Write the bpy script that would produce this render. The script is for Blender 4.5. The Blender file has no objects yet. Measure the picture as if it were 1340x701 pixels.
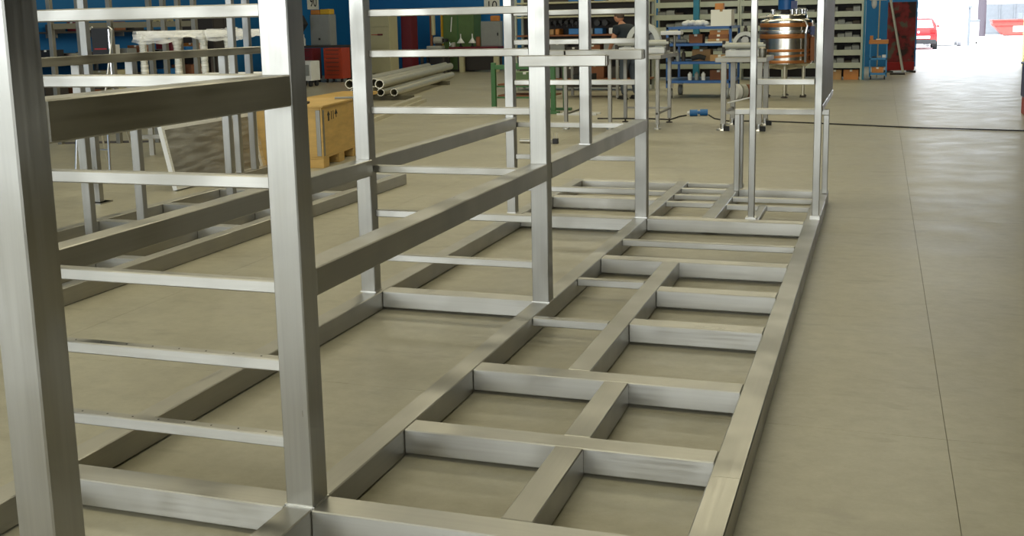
import bpy, bmesh, math, random
from mathutils import Vector, Matrix
random.seed(7)
S = bpy.context.scene
COL = S.collection
# ---------------------------------------------------------------- camera
cam_d = bpy.data.cameras.new('camera')
cam_d.sensor_width = 36.0
cam_d.lens = 1428.34 / 1340 * 36.0
cam_d.shift_y = -(350.5 - 271.34) / 1340
cam_d.clip_end = 400
cam = bpy.data.objects.new('camera', cam_d); COL.objects.link(cam)
yaw, pit, roll = 0.3254, 0.1685, -0.0209
F = Vector((-math.sin(yaw)*math.cos(pit), math.cos(yaw)*math.cos(pit), -math.sin(pit)))
r_ = Vector((math.cos(yaw), math.sin(yaw), 0)); u_ = r_.cross(F)
c_, s_ = math.cos(roll), math.sin(roll)
rr = c_*r_ + s_*u_; uu = -s_*r_ + c_*u_
mw = Matrix(((rr.x, uu.x, -F.x, 1.7905), (rr.y, uu.y, -F.y, -2.9189), (rr.z, uu.z, -F.z, 1.6513), (0, 0, 0, 1)))
cam.matrix_world = mw
S.camera = cam
# ---------------------------------------------------------------- world, sun, lamps, exposure
w = bpy.data.worlds.new('sky'); S.world = w; w.use_nodes = True
bg = w.node_tree.nodes['Background']; bg.inputs[0].default_value = (0.86, 0.93, 1.0, 1); bg.inputs[1].default_value = 4.5
sd = bpy.data.lights.new('sun', 'SUN'); sd.energy = 9.0; sd.angle = 0.01; sd.color = (1.0, 0.97, 0.92)
sun = bpy.data.objects.new('sun', sd); COL.objects.link(sun); sun.rotation_euler = (math.radians(38), 0, math.radians(-22))
def area(name, loc, size, rot, power, col):
    d = bpy.data.lights.new(name, 'AREA'); d.shape = 'RECTANGLE'; d.size, d.size_y = size; d.energy = power; d.color = col
    o = bpy.data.objects.new(name, d); COL.objects.link(o); o.location = loc; o.rotation_euler = rot
    return o
for i, y in enumerate((-9, -1, 7, 15, 23, 30)):          # six unseen lamps added under the solid ceiling for light from above
    area('added_top_lamp', (-3.5, y, 6.82), (13, 1.8), (0, 0, 0), (200, 220, 330, 360, 330, 280)[i], (1.0, 0.93, 0.68))
area('window_lamp', (-2, -13.75, 3.0), (24, 4.2), (math.radians(90), 0, 0), 2350, (0.88, 0.94, 1.0))   # daylight through the windows behind the camera
S.view_settings.view_transform = 'Standard'; S.view_settings.look = 'None'
S.view_settings.exposure = 0.0; S.view_settings.gamma = 1.0
S.view_settings.use_curve_mapping = False
# ---------------------------------------------------------------- materials
def mat(name, col, rough=0.6, metal=0.0, var=0.0, scale=(4, 4, 4), rvar=0.0, spec=0.5, bump=0.0, detail=4, emit=None, rand=0.0):
    m = bpy.data.materials.new(name); m.use_nodes = True
    nt = m.node_tree; b = nt.nodes['Principled BSDF']
    b.inputs['Base Color'].default_value = (*col, 1); b.inputs['Roughness'].default_value = rough
    b.inputs['Metallic'].default_value = metal; b.inputs['Specular IOR Level'].default_value = spec
    if var or rvar or bump:
        tc = nt.nodes.new('ShaderNodeTexCoord'); mp = nt.nodes.new('ShaderNodeMapping'); mp.inputs['Scale'].default_value = scale
        nz = nt.nodes.new('ShaderNodeTexNoise'); nz.inputs['Scale'].default_value = 1; nz.inputs['Detail'].default_value = detail; nz.inputs['Roughness'].default_value = 0.6
        nt.links.new(tc.outputs['Object'], mp.inputs[0]); nt.links.new(mp.outputs[0], nz.inputs['Vector'])
        if var:
            mx = nt.nodes.new('ShaderNodeMix'); mx.data_type = 'RGBA'
            mx.inputs[6].default_value = tuple(c*(1-var) for c in col) + (1,); mx.inputs[7].default_value = tuple(min(1, c*(1+var)) for c in col) + (1,)
            rm = nt.nodes.new('ShaderNodeMapRange'); rm.inputs[1].default_value = 0.3; rm.inputs[2].default_value = 0.7
            nt.links.new(nz.outputs[0], rm.inputs[0]); nt.links.new(rm.outputs[0], mx.inputs[0])
            out = mx.outputs[2]
            if rand:
                oi = nt.nodes.new('ShaderNodeObjectInfo'); hs = nt.nodes.new('ShaderNodeHueSaturation')
                r2 = nt.nodes.new('ShaderNodeMapRange'); r2.inputs[3].default_value = 1-rand; r2.inputs[4].default_value = 1+rand
                nt.links.new(oi.outputs['Random'], r2.inputs[0]); nt.links.new(r2.outputs[0], hs.inputs['Value']); nt.links.new(out, hs.inputs['Color']); out = hs.outputs[0]
            nt.links.new(out, b.inputs['Base Color'])
        if rvar:
            r3 = nt.nodes.new('ShaderNodeMapRange'); r3.inputs[1].default_value = 0.25; r3.inputs[2].default_value = 0.75
            r3.inputs[3].default_value = max(0.02, rough-rvar); r3.inputs[4].default_value = rough+rvar
            nt.links.new(nz.outputs[0], r3.inputs[0]); nt.links.new(r3.outputs[0], b.inputs['Roughness'])
        if bump:
            bp = nt.nodes.new('ShaderNodeBump'); bp.inputs['Strength'].default_value = bump; bp.inputs['Distance'].default_value = 0.01
            nt.links.new(nz.outputs[0], bp.inputs['Height']); nt.links.new(bp.outputs[0], b.inputs['Normal'])
    if emit:
        b.inputs['Emission Color'].default_value = (*col, 1); b.inputs['Emission Strength'].default_value = emit
    return m
STEEL = (0.41, 0.398, 0.355)
def steel(name, scale, tang):
    """brushed stainless steel; the grain runs along one axis and stretches the reflections across it"""
    m = mat(name, STEEL, 0.43, 1.0, 0.07, scale, 0.07)
    b = m.node_tree.nodes['Principled BSDF']
    # soft patchy sheen left by the grinding belt, on top of the fine grain
    nt = m.node_tree; tc2 = nt.nodes.new('ShaderNodeTexCoord'); n2 = nt.nodes.new('ShaderNodeTexNoise'); n2.inputs['Scale'].default_value = 3.6; n2.inputs['Detail'].default_value = 2
    nt.links.new(tc2.outputs['Object'], n2.inputs['Vector'])
    r2 = nt.nodes.new('ShaderNodeMapRange'); r2.inputs[1].default_value = 0.35; r2.inputs[2].default_value = 0.65; r2.inputs[3].default_value = -0.10; r2.inputs[4].default_value = 0.10
    nt.links.new(n2.outputs[0], r2.inputs[0])
    ad = nt.nodes.new('ShaderNodeMath'); ad.operation = 'ADD'; old = b.inputs['Roughness'].links[0].from_socket
    nt.links.new(old, ad.inputs[0]); nt.links.new(r2.outputs[0], ad.inputs[1]); nt.links.new(ad.outputs[0], b.inputs['Roughness'])
    b.inputs['Anisotropic'].default_value = 0.7; b.inputs['Anisotropic Rotation'].default_value = 0.25
    cx = m.node_tree.nodes.new('ShaderNodeCombineXYZ')
    for i in range(3): cx.inputs[i].default_value = tang[i]
    m.node_tree.links.new(cx.outputs[0], b.inputs['Tangent'])
    return m
SX = steel('brushed_steel_along_x', (1.5, 60, 60), (1, 0, 0))
SY = steel('brushed_steel_along_y', (60, 1.5, 60), (0, 1, 0))
SZ = steel('brushed_steel_along_z', (60, 60, 1.5), (0, 0, 1))
MT = {}
def M(n, *a, **k):
    if n not in MT: MT[n] = mat(n, *a, **k)
    return MT[n]
M('weld', (0.75, 0.74, 0.70), 0.3, 1.0)
M('hole', (0.02, 0.02, 0.02), 0.9)
M('old_steel', (0.30, 0.285, 0.24), 0.5, 0.9, 0.12, (3, 3, 3), 0.1)
M('chrome', (0.75, 0.75, 0.74), 0.28, 1.0)
M('black', (0.015, 0.015, 0.016), 0.55)
M('rubber', (0.02, 0.02, 0.02), 0.8)
M('dark_olive', (0.10, 0.09, 0.055), 0.7)
M('dark', (0.05, 0.042, 0.035), 0.7)
M('white_paint', (0.72, 0.72, 0.68), 0.5, var=0.05)
M('beige_paint', (0.50, 0.46, 0.27), 0.45, var=0.04)
M('grey_paint', (0.26, 0.27, 0.25), 0.5, var=0.06)
M('rack_paint', (0.42, 0.45, 0.36), 0.5, var=0.06)
M('teal_paint', (0.01, 0.17, 0.27), 0.45, var=0.06)
M('blue_paint', (0.008, 0.09, 0.30), 0.4, var=0.08)
M('light_blue_paint', (0.03, 0.22, 0.48), 0.45, var=0.06)
M('green_paint', (0.05, 0.16, 0.045), 0.45, var=0.1)
M('olive_green_paint', (0.10, 0.17, 0.05), 0.45, var=0.1)
M('red_paint', (0.33, 0.02, 0.02), 0.4, var=0.1)
M('orange_red_paint', (0.42, 0.055, 0.02), 0.4, var=0.08)
M('dark_red_paint', (0.14, 0.012, 0.018), 0.45, var=0.1)
M('yellow_paint', (0.62, 0.36, 0.02), 0.5, var=0.08)
M('orange', (0.50, 0.19, 0.03), 0.5, var=0.12)
M('blue_plastic', (0.02, 0.16, 0.42), 0.4)
M('dark_blue', (0.01, 0.02, 0.11), 0.4)
M('cardboard', (0.42, 0.25, 0.11), 0.85, var=0.1)
M('brown_box', (0.25, 0.10, 0.045), 0.85, var=0.1)
M('wood', (0.58, 0.37, 0.11), 0.6, var=0.14, scale=(3, 3, 14))
M('pale_wood', (0.60, 0.50, 0.29), 0.65, var=0.1, scale=(10, 1.5, 10))
M('white_plastic', (0.80, 0.79, 0.74), 0.5)
M('grey_plastic', (0.20, 0.21, 0.20), 0.5, rand=0.2, var=0.05)
M('machine_grey', (0.47, 0.47, 0.40), 0.45, 0.2, var=0.08)
M('skin', (0.50, 0.24, 0.14), 0.55)
M('shirt', (0.012, 0.02, 0.028), 0.85)
M('jeans', (0.06, 0.075, 0.095), 0.85, var=0.15)
M('hair', (0.10, 0.07, 0.05), 0.8)
M('paper', (0.80, 0.79, 0.70), 0.8)
M('ink', (0.02, 0.02, 0.02), 0.8)
M('wall_blue', (0.005, 0.15, 0.40), 0.6, var=0.08, scale=(.6, .6, .6))
M('wall_grey', (0.36, 0.35, 0.30), 0.8, var=0.06, scale=(.4, .4, .4))
M('wall_dark', (0.07, 0.065, 0.045), 0.8, var=0.06, scale=(.4, .4, .4))
M('ceiling_grey', (0.22, 0.21, 0.13), 0.8)
M('glass_white', (0.9, 0.93, 0.95), 0.3)
M('asphalt', (0.62, 0.62, 0.62), 0.9, var=0.05)
M('building', (0.80, 0.80, 0.80), 0.8)
M('outside_glass', (0.20, 0.26, 0.28), 0.2)
M('car_red', (0.60, 0.02, 0.02), 0.25)
M('car_white', (0.85, 0.85, 0.85), 0.3)
M('skip_red', (0.42, 0.05, 0.04), 0.55, var=0.1)
M('skip_grey', (0.13, 0.15, 0.17), 0.6, var=0.08)
M('yellow_jamb', (0.75, 0.62, 0.18), 0.6)
M('tank_steel', (0.66, 0.62, 0.52), 0.22, 1.0, 0.05, (2, 2, 30), 0.05)
M('painted_reflection', (0.50, 0.20, 0.065), 0.4, 0.6, 0.1, (3, 3, 3))  # orange-brown reflections on the tank, put into colour
M('pipe_violet', (0.06, 0.05, 0.065), 0.6)
M('lamp_grey', (0.4, 0.4, 0.42), 0.3)
M('tail_light', (0.5, 0.01, 0.01), 0.2)
M('pipe', (0.62, 0.58, 0.44), 0.38, 0.55, 0.08, (20, 1, 20))
def concrete():
    m = bpy.data.materials.new('concrete_floor'); m.use_nodes = True
    nt = m.node_tree; N = nt.nodes.new; L = nt.links.new; b = nt.nodes['Principled BSDF']
    tc = N('ShaderNodeTexCoord')
    def nz(sc, det, ro=0.6, st=None):
        n = N('ShaderNodeTexNoise'); n.inputs['Scale'].default_value = sc; n.inputs['Detail'].default_value = det; n.inputs['Roughness'].default_value = ro
        if st:
            mp = N('ShaderNodeMapping'); mp.inputs['Scale'].default_value = st; L(tc.outputs['Object'], mp.inputs[0]); L(mp.outputs[0], n.inputs['Vector'])
        else: L(tc.outputs['Object'], n.inputs['Vector'])
        return n.outputs[0]
    def rng(src, a, b_, c, d):
        r = N('ShaderNodeMapRange'); r.inputs[1].default_value = a; r.inputs[2].default_value = b_; r.inputs[3].default_value = c; r.inputs[4].default_value = d
        L(src, r.inputs[0]); return r.outputs[0]
    def mixc(fac, c1, c2, bt='MIX'):
        x = N('ShaderNodeMix'); x.data_type = 'RGBA'; x.blend_type = bt
        if isinstance(fac, float): x.inputs[0].default_value = fac
        else: L(fac, x.inputs[0])
        for i, c in ((6, c1), (7, c2)):
            if isinstance(c, tuple): x.inputs[i].default_value = (*c, 1)
            else: L(c, x.inputs[i])
        return x.outputs[2]
    base = mixc(rng(nz(1.1, 6), 0.3, 0.7, 0, 1), (0.355, 0.328, 0.238), (0.425, 0.398, 0.296))
    fine = mixc(rng(nz(9, 8, 0.75), 0.35, 0.7, 0.0, 1), (0.88, 0.87, 0.85), (1.06, 1.06, 1.06))
    c = mixc(1.0, base, fine, 'MULTIPLY')
    stain = rng(nz(2.3, 5, 0.65, (0.6, 1.5, 1)), 0.58, 0.72, 0.0, 0.6)
    c = mixc(stain, c, (0.24, 0.21, 0.145))
    scuff = rng(nz(1.6, 3, 0.5, (1.2, 4.2, 1)), 0.63, 0.74, 0.0, 0.5)
    c = mixc(scuff, c, (0.25, 0.23, 0.17))
    L(c, b.inputs['Base Color'])
    L(rng(nz(2.2, 6), 0.3, 0.7, 0.33, 0.45), b.inputs['Roughness'])
    b.inputs['Specular IOR Level'].default_value = 0.42
    bp = N('ShaderNodeBump'); bp.inputs['Strength'].default_value = 0.12; bp.inputs['Distance'].default_value = 0.01
    L(nz(14, 6), bp.inputs['Height']); L(bp.outputs[0], b.inputs['Normal'])
    return m
MT['concrete'] = concrete()
def film(nm='plastic_film', a0=0.06, a1=0.38):
    m = bpy.data.materials.new(nm); m.use_nodes = True
    nt = m.node_tree; N = nt.nodes.new; L = nt.links.new; b = nt.nodes['Principled BSDF']
    b.inputs['Base Color'].default_value = (0.85, 0.84, 0.78, 1); b.inputs['Roughness'].default_value = 0.25
    tc = N('ShaderNodeTexCoord'); mp = N('ShaderNodeMapping'); mp.inputs['Scale'].default_value = (3, 3, 22); mp.inputs['Rotation'].default_value = (0.2, 0.15, 0)
    nz = N('ShaderNodeTexNoise'); nz.inputs['Scale'].default_value = 1; nz.inputs['Detail'].default_value = 5
    L(tc.outputs['Object'], mp.inputs[0]); L(mp.outputs[0], nz.inputs['Vector'])
    r = N('ShaderNodeMapRange'); r.inputs[1].default_value = 0.4; r.inputs[2].default_value = 0.72; r.inputs[3].default_value = a0; r.inputs[4].default_value = a1
    L(nz.outputs[0], r.inputs[0]); L(r.outputs[0], b.inputs['Alpha'])
    bp = N('ShaderNodeBump'); bp.inputs['Strength'].default_value = 0.25; bp.inputs['Distance'].default_value = 0.01
    L(nz.outputs[0], bp.inputs['Height']); L(bp.outputs[0], b.inputs['Normal'])
    return m
MT['film'] = film()
MT['dense_film'] = film('dense_plastic_film', 0.25, 0.85)
M('joint', (0.22, 0.20, 0.145), 0.9)
def splatter():
    m = mat('splattered_red', (0.24, 0.025, 0.025), 0.5)
    nt = m.node_tree; N = nt.nodes.new; L = nt.links.new; b = nt.nodes['Principled BSDF']
    tc = N('ShaderNodeTexCoord'); nz = N('ShaderNodeTexNoise'); nz.inputs['Scale'].default_value = 2.6; nz.inputs['Detail'].default_value = 3
    L(tc.outputs['Object'], nz.inputs['Vector'])
    cr = N('ShaderNodeValToRGB'); e = cr.color_ramp.elements
    e[0].position = 0.40; e[0].color = (0.035, 0.018, 0.016, 1); e[1].position = 0.47; e[1].color = (0.22, 0.022, 0.022, 1)
    x = e.new(0.55); x.color = (0.22, 0.03, 0.03, 1); x = e.new(0.62); x.color = (0.12, 0.115, 0.08, 1)
    L(nz.outputs[0], cr.inputs[0]); L(cr.outputs[0], b.inputs['Base Color'])
    return m
MT['splatter'] = splatter()
# ---------------------------------------------------------------- mesh helpers
def mm(m): return m if not isinstance(m, str) else MT[m]
class B:
    """collects shapes in world coordinates; .obj() links them as ONE mesh object"""
    def __init__(s): s.bm = bmesh.new()
    def box(s, x0, x1, y0, y1, z0, z1, bev=0.0, rot=None, piv=None):
        t = bmesh.new(); bmesh.ops.create_cube(t, size=1)
        c = Vector(((x0+x1)/2, (y0+y1)/2, (z0+z1)/2))
        for v in t.verts: v.co = Vector((v.co.x*(x1-x0), v.co.y*(y1-y0), v.co.z*(z1-z0))) + c
        if bev: bmesh.ops.bevel(t, geom=list(t.edges), offset=bev, segments=1, affect='EDGES')
        if rot is not None:
            p = Vector(piv) if piv else c
            for v in t.verts: v.co = rot @ (v.co - p) + p
        s._add(t); return s
    def tube(s, a, b, r, seg=12, r2=None, caps=True):
        a, b = Vector(a), Vector(b); d = b-a; t = bmesh.new()
        bmesh.ops.create_cone(t, cap_ends=caps, segments=seg, radius1=r, radius2=r if r2 is None else r2, depth=d.length)
        q = d.to_track_quat('Z', 'Y').to_matrix()
        for v in t.verts: v.co = q @ v.co + (a+b)/2
        s._add(t); return s
    def path(s, pts, r, seg=8):
        for a, b in zip(pts[:-1], pts[1:]): s.tube(a, b, r, seg)
        for p in pts[1:-1]: s.ball(p, r, 8, 6)
        return s
    def ball(s, c, r, u=12, v=8, sc=(1, 1, 1)):
        t = bmesh.new(); bmesh.ops.create_uvsphere(t, u_segments=u, v_segments=v, radius=r)
        for q in t.verts: q.co = Vector((q.co.x*sc[0], q.co.y*sc[1], q.co.z*sc[2])) + Vector(c)
        s._add(t); return s
    def lathe(s, c, prof, seg=24):
        t = bmesh.new(); rings = []
        for r, z in prof:
            rings.append([t.verts.new((c[0]+r*math.cos(2*math.pi*i/seg), c[1]+r*math.sin(2*math.pi*i/seg), c[2]+z)) for i in range(seg)])
        for p, q in zip(rings[:-1], rings[1:]):
            for i in range(seg): t.faces.new((p[i], p[(i+1) % seg], q[(i+1) % seg], q[i]))
        t.faces.new(rings[0][::-1]); t.faces.new(rings[-1])
        s._add(t); return s
    def prism(s, pts, axis, a, b):
        """pts: 2D outline in the plane across axis (0 x: (y,z), 1 y: (x,z), 2 z: (x,y)), swept from a to b"""
        def P(p, q):
            return {0: (q, p[0], p[1]), 1: (p[0], q, p[1]), 2: (p[0], p[1], q)}[axis]
        t = bmesh.new(); A = [t.verts.new(P(p, a)) for p in pts]; C = [t.verts.new(P(p, b)) for p in pts]
        t.faces.new(A); t.faces.new(C[::-1])
        for i in range(len(pts)): t.faces.new((A[i], C[i], C[(i+1) % len(pts)], A[(i+1) % len(pts)]))
        bmesh.ops.recalc_face_normals(t, faces=list(t.faces)); s._add(t); return s
    def poly(s, vs, fs):
        t = bmesh.new(); V = [t.verts.new(v) for v in vs]
        for f in fs: t.faces.new([V[i] for i in f])
        bmesh.ops.recalc_face_normals(t, faces=list(t.faces)); s._add(t); return s
    def _add(s, t):
        me = bpy.data.meshes.new('tmp'); t.to_mesh(me); t.free(); s.bm.from_mesh(me); bpy.data.meshes.remove(me)
    def obj(s, name, m, parent=None, smooth=False, label=None, kind=None):
        me = bpy.data.meshes.new(name); loc = Vector((0, 0, 0))
        p = parent
        while p is not None: loc += p.location; p = p.parent
        bmesh.ops.translate(s.bm, verts=list(s.bm.verts), vec=-loc)
        s.bm.to_mesh(me); s.bm.free(); me.materials.append(mm(m))
        if smooth:
            for f in me.polygons: f.use_smooth = True
            try: me.set_sharp_from_angle(angle=math.radians(40))
            except Exception: pass
        o = bpy.data.objects.new(name, me); COL.objects.link(o)
        if parent: o.parent = parent
        if label: o['label'] = label
        if kind: o['kind'] = kind
        return o
def box(name, x0, x1, y0, y1, z0, z1, m, parent=None, bev=0.0, **k):
    return B().box(min(x0, x1), max(x0, x1), min(y0, y1), max(y0, y1), min(z0, z1), max(z0, z1), bev).obj(name, m, parent, **k)
def tag(o, label, cat, group=None):
    o['label'] = label; o['category'] = cat
    if group: o['group'] = group
    return o
def thing(name, label, cat, loc=(0, 0, 0), group=None, rz=0):
    o = bpy.data.objects.new(name, None); COL.objects.link(o); o.location = loc; o.empty_display_size = 0.1
    if rz: o.rotation_euler = (0, 0, rz)
    return tag(o, label, cat, group)
def copy_tree(o, loc=None, parent=None):
    c = o.copy(); COL.objects.link(c); c.parent = parent
    if loc: c.location = loc
    for ch in list(o.children): copy_tree(ch, None, c)
    return c
def text(name, body, size, loc, rot, m, parent=None, depth=0.002):
    cu = bpy.data.curves.new(name, 'FONT'); cu.body = body; cu.size = size; cu.extrude = depth; cu.align_x = 'CENTER'; cu.align_y = 'CENTER'
    t = bpy.data.objects.new('t', cu); COL.objects.link(t); bpy.context.view_layer.update()
    me = bpy.data.meshes.new_from_object(t.evaluated_get(bpy.context.evaluated_depsgraph_get())); bpy.data.objects.remove(t)
    me.transform(Matrix.Translation(Vector(loc)) @ rot.to_4x4())
    p = parent
    while p is not None: me.transform(Matrix.Translation(-p.location)); p = p.parent
    me.materials.clear(); me.materials.append(mm(m))
    o = bpy.data.objects.new(name, me); COL.objects.link(o)
    if parent: o.parent = parent
    return o
FACE_Y = Matrix(((1, 0, 0), (0, 0, -1), (0, 1, 0)))     # text upright, facing -Y
FACE_X = Matrix(((0, 0, 1), (1, 0, 0), (0, 1, 0)))      # text upright, facing +X
def item(nm, a, m, lab, cat='box', bev=0.006, grp=None):
    return tag(B().box(*a, bev).obj(nm, m), lab, cat, grp)
def carton(nm, a, m, lab, grp=None):
    t = thing(nm, lab, 'box', ((a[0]+a[1])/2, (a[2]+a[3])/2, a[4]), grp)
    B().box(*a, 0.004).obj('body', m, t)
    xm = (a[0]+a[1])/2
    B().box(xm-0.03, xm+0.03, a[2]-0.001, a[3]+0.001, a[5]-0.04, a[5]+0.001).obj('tape', 'paper' if m != 'paper' else 'cardboard', t)
    return t
def struct(o): o['kind'] = 'structure'; return o
# ================================================================ the hall
XL, XR, YF, YB, H = -16.0, 14.0, -14.0, 34.0, 7.0
fl = struct(box('floor', XL, XR, YF, YB+0.4, -0.2, -0.006, 'joint'))
xs = [XL, -11.35, -6.87, -2.39, 2.09, 6.57, 11.05, XR]
ys = [YF] + [1.47+4.9*k for k in range(-3, 7)] + [YB+0.4]
for i in range(len(xs)-1):
    for j in range(len(ys)-1):
        g = 0.0012
        box('slab', xs[i]+g, xs[i+1]-g, ys[j]+g, ys[j+1]-g, -0.006, 0.0, 'concrete', fl)
wl = struct(box('wall_left', XL-0.3, XL, YF, YB, -0.2, H, 'wall_blue'))
struct(box('wall_right', XR, XR+0.3, YF, YB, -0.2, H, 'wall_dark'))
DX0, DX1, DH = 2.86, 5.95, 4.2                              # doorway to the yard
wb = struct(B().box(XL, DX0, YB, YB+0.4, -0.2, H).box(DX1+0.12, XR, YB, YB+0.4, -0.2, H).box(DX0, DX1+0.12, YB, YB+0.4, DH, H).obj('wall_back', 'wall_blue'))
struct(box('door_1', DX1, DX1+0.12, YB-0.08, YB+0.42, 0.0, DH, 'yellow_jamb'))
wf = struct(B().box(XL, XR, YF-0.3, YF, -0.2, 0.8).box(XL, XR, YF-0.3, YF, 5.2, H).box(XL, -14.2, YF-0.3, YF, 0.8, 5.2).box(10.2, XR, YF-0.3, YF, 0.8, 5.2).obj('wall_front', 'wall_grey'))
for k in range(6):
    x = -14.2+k*4.067
    wn = struct(B().box(x, x+0.08, YF-0.2, YF-0.08, 0.8, 5.2).box(x+3.987, x+4.067, YF-0.2, YF-0.08, 0.8, 5.2).box(x, x+4.067, YF-0.2, YF-0.08, 0.8, 0.88).box(x, x+4.067, YF-0.2, YF-0.08, 5.12, 5.2).obj('window_%d' % (k+1), 'grey_paint'))
    box('pane', x+0.08, x+3.987, YF-0.16, YF-0.14, 0.88, 5.12, 'glass_white', wn)
struct(box('ceiling', XL, XR, YF, YB, H, H+0.2, 'ceiling_grey'))
for k, y in enumerate((-9, -1, 7, 15, 23, 30)):            # made-up skylight frames under the solid ceiling, each above an added lamp
    sk = struct(B().box(-10.12, 3.12, y-1.02, y-0.92, 6.86, H).box(-10.12, 3.12, y+0.92, y+1.02, 6.86, H).box(-10.12, -10.02, y-0.92, y+0.92, 6.86, H).box(3.02, 3.12, y-0.92, y+0.92, 6.86, H).obj('window_%d' % (k+7), 'grey_paint'))
    box('pane', -10.02, 3.02, y-0.92, y+0.92, 6.94, 6.96, 'glass_white', sk)
gr = struct(box('ground', -60, 90, YB+0.4, 140, -0.2, -0.005, 'asphalt'))
# ================================================================ main stainless steel frame
HZ = 0.113
fr = thing('steel_framework', 'large brushed stainless steel frame in the foreground, ladder-like uprights rising from its grid base', 'frame', (0, 0, 0))
BV = 0.004
def bx(n, x0, x1, y0, y1, z0, z1, m, par=fr, bev=BV, **k): return box(n, x0, x1, y0, y1, z0, z1, m, par, bev, **k)
AX0, AX1 = -1.028, -0.926
CX0, CX1, EX0, EX1, DXa, DXb = 0.706, 0.813, 0.510, 0.616, 1.288, 1.394
def longt(x0, x1, y0, y1): return bx('long_tube', x0, x1, y0, y1, 0.007, HZ, SY)
def crosst(x0, x1, y0, y1, thin=False): return bx('cross_tube', x0, x1, y0, y1, HZ-0.045 if thin else 0.016, HZ-0.0006, SX)
longt(AX0, AX1, -1.2, 7.40); longt(0, 0.1, -1.2, 7.40); longt(DXa, DXb, -1.2, 0.62); longt(DXa, DXb, 0.62, 7.12)
# full width cross tubes between the spine and the right tube, then the pieces between them
for y0, y1 in ((0, 0.118), (0.7355, 0.847), (1.495, 1.61), (3.886, 4.0), (5.384, 5.50)): crosst(0.1, DXa, y0, y1)
for y0, y1 in ((0.118, 0.7355), (0.847, 1.495)): longt(CX0, CX1, y0, y1)
for y0, y1 in ((1.61, 3.886), (5.50, 7.40)): longt(EX0, EX1, y0, y1)
crosst(0.1, EX0, 2.388, 2.435, True); crosst(0.1, EX0, 3.298, 3.345, True)
crosst(EX1, DXa, 2.398, 2.512); crosst(EX1, DXa, 3.1215, 3.235)
crosst(0.1, DXa, 4.516, 4.562, True)
for y in (6.20, 6.583, 6.96, 7.30): crosst(0.1, EX0, y, y+0.05, True)
crosst(EX1, 0.885, 6.14, 6.19, True); crosst(0.945, DXa, 6.14, 6.19, True)
crosst(EX1, DXa, 6.54, 6.59, True); crosst(EX1, DXa, 7.0, 7.11)
bx('long_tube', 0.885, 0.945, 5.50, 6.19, HZ-0.045, HZ, SY)
for y0, y1 in ((0, 0.115), (2.727, 2.842), (5.336, 5.45), (6.275, 6.39), (7.285, 7.40)): crosst(AX1, 0, y0, y1)
crosst(AX1, 0, 6.75, 6.80, True)
# uprights
PH = 2.25
def post(x0, x1, y0, y1, z0=HZ, z1=PH, weld=True):
    o = bx('post', x0, x1, y0, y1, z0, z1, SZ)
    if weld:
        b = B(); e = 0.004
        b.box(x0-e, x1+e, y0-e, y0+e, z0-0.001, z0+e).box(x1-e, x1+e, y0, y1, z0-0.001, z0+e)
        b.obj('weld_seam', 'weld', o)
    return o
post(0, 0.1, -1.11, -1.012)
post(0, 0.1, 0.02, 0.118)
post(0.002, 0.098, 2.705, 2.79)
post(0.002, 0.096, 5.40, 5.485)
post(AX0, AX1, 0.02, 0.118)
post(AX0-0.015, AX1-0.028, 2.69, 2.775)
post(AX0-0.03, AX1-0.06, 5.40, 5.48)
# mid-height tubes
def midt(x0, x1, y0, y1, z0, z1): return bx('mid_tube', x0, x1, y0, y1, z0, z1, SY)
midt(0, 0.1, -1.012, 0.02, 1.412, 1.507)
midt(0, 0.1, 0.118, 2.705, 0.795, 0.888); midt(0, 0.1, 2.79, 5.40, 0.795, 0.888)
midt(AX0, AX1-0.01, 0.118, 2.69, 0.80, 0.893); midt(AX0-0.01, AX1-0.04, 2.775, 5.40, 0.80, 0.893)
post(0.03, 0.095, 3.645, 3.71, 0.888)
# rungs with their rows of drilled holes
for y, x0, x1 in ((0.048, AX1, 0.0), (2.735, AX1-0.028, 0.002), (5.425, AX1-0.06, 0.002)):
    for zt in (1.735, 1.508, 1.19, 0.853, 0.594, 0.335):
        if y < 1 and zt > 1.7: zt = 1.722
        rg = bx('rung', x0, x1, y, y+0.042, zt-0.041, zt, SX)
        if y < 1 and zt < 0.7:
            h = B()
            for k in range(8): h.tube((x0+0.10+k*0.105, y+0.021, zt-0.002), (x0+0.10+k*0.105, y+0.021, zt+0.0006), 0.0035, 8)
            h.obj('drilled_holes', 'hole', rg, kind='stuff')
        if y < 1:
            B().box(x1-0.006, x1+0.003, y-0.003, y, zt-0.043, zt+0.003).box(x1-0.006, x1+0.003, y, y+0.042, zt, zt+0.003).obj('weld_seam', 'weld', rg)
# short stub bars on the two inner uprights
for yb, y1 in ((2.645, 2.705), (3.565, 3.645)):
    sb = bx('stub_bar', -0.035, 0.443, yb, y1, 1.413, 1.472, SX)
    box('end_cap', 0.443, 0.447, yb+0.004, y1-0.004, 1.417, 1.468, 'old_steel', sb)
    if yb > 3: bx('stub_bar', -0.19, -0.042, yb+0.01, y1, 1.418, 1.472, SX)
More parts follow.
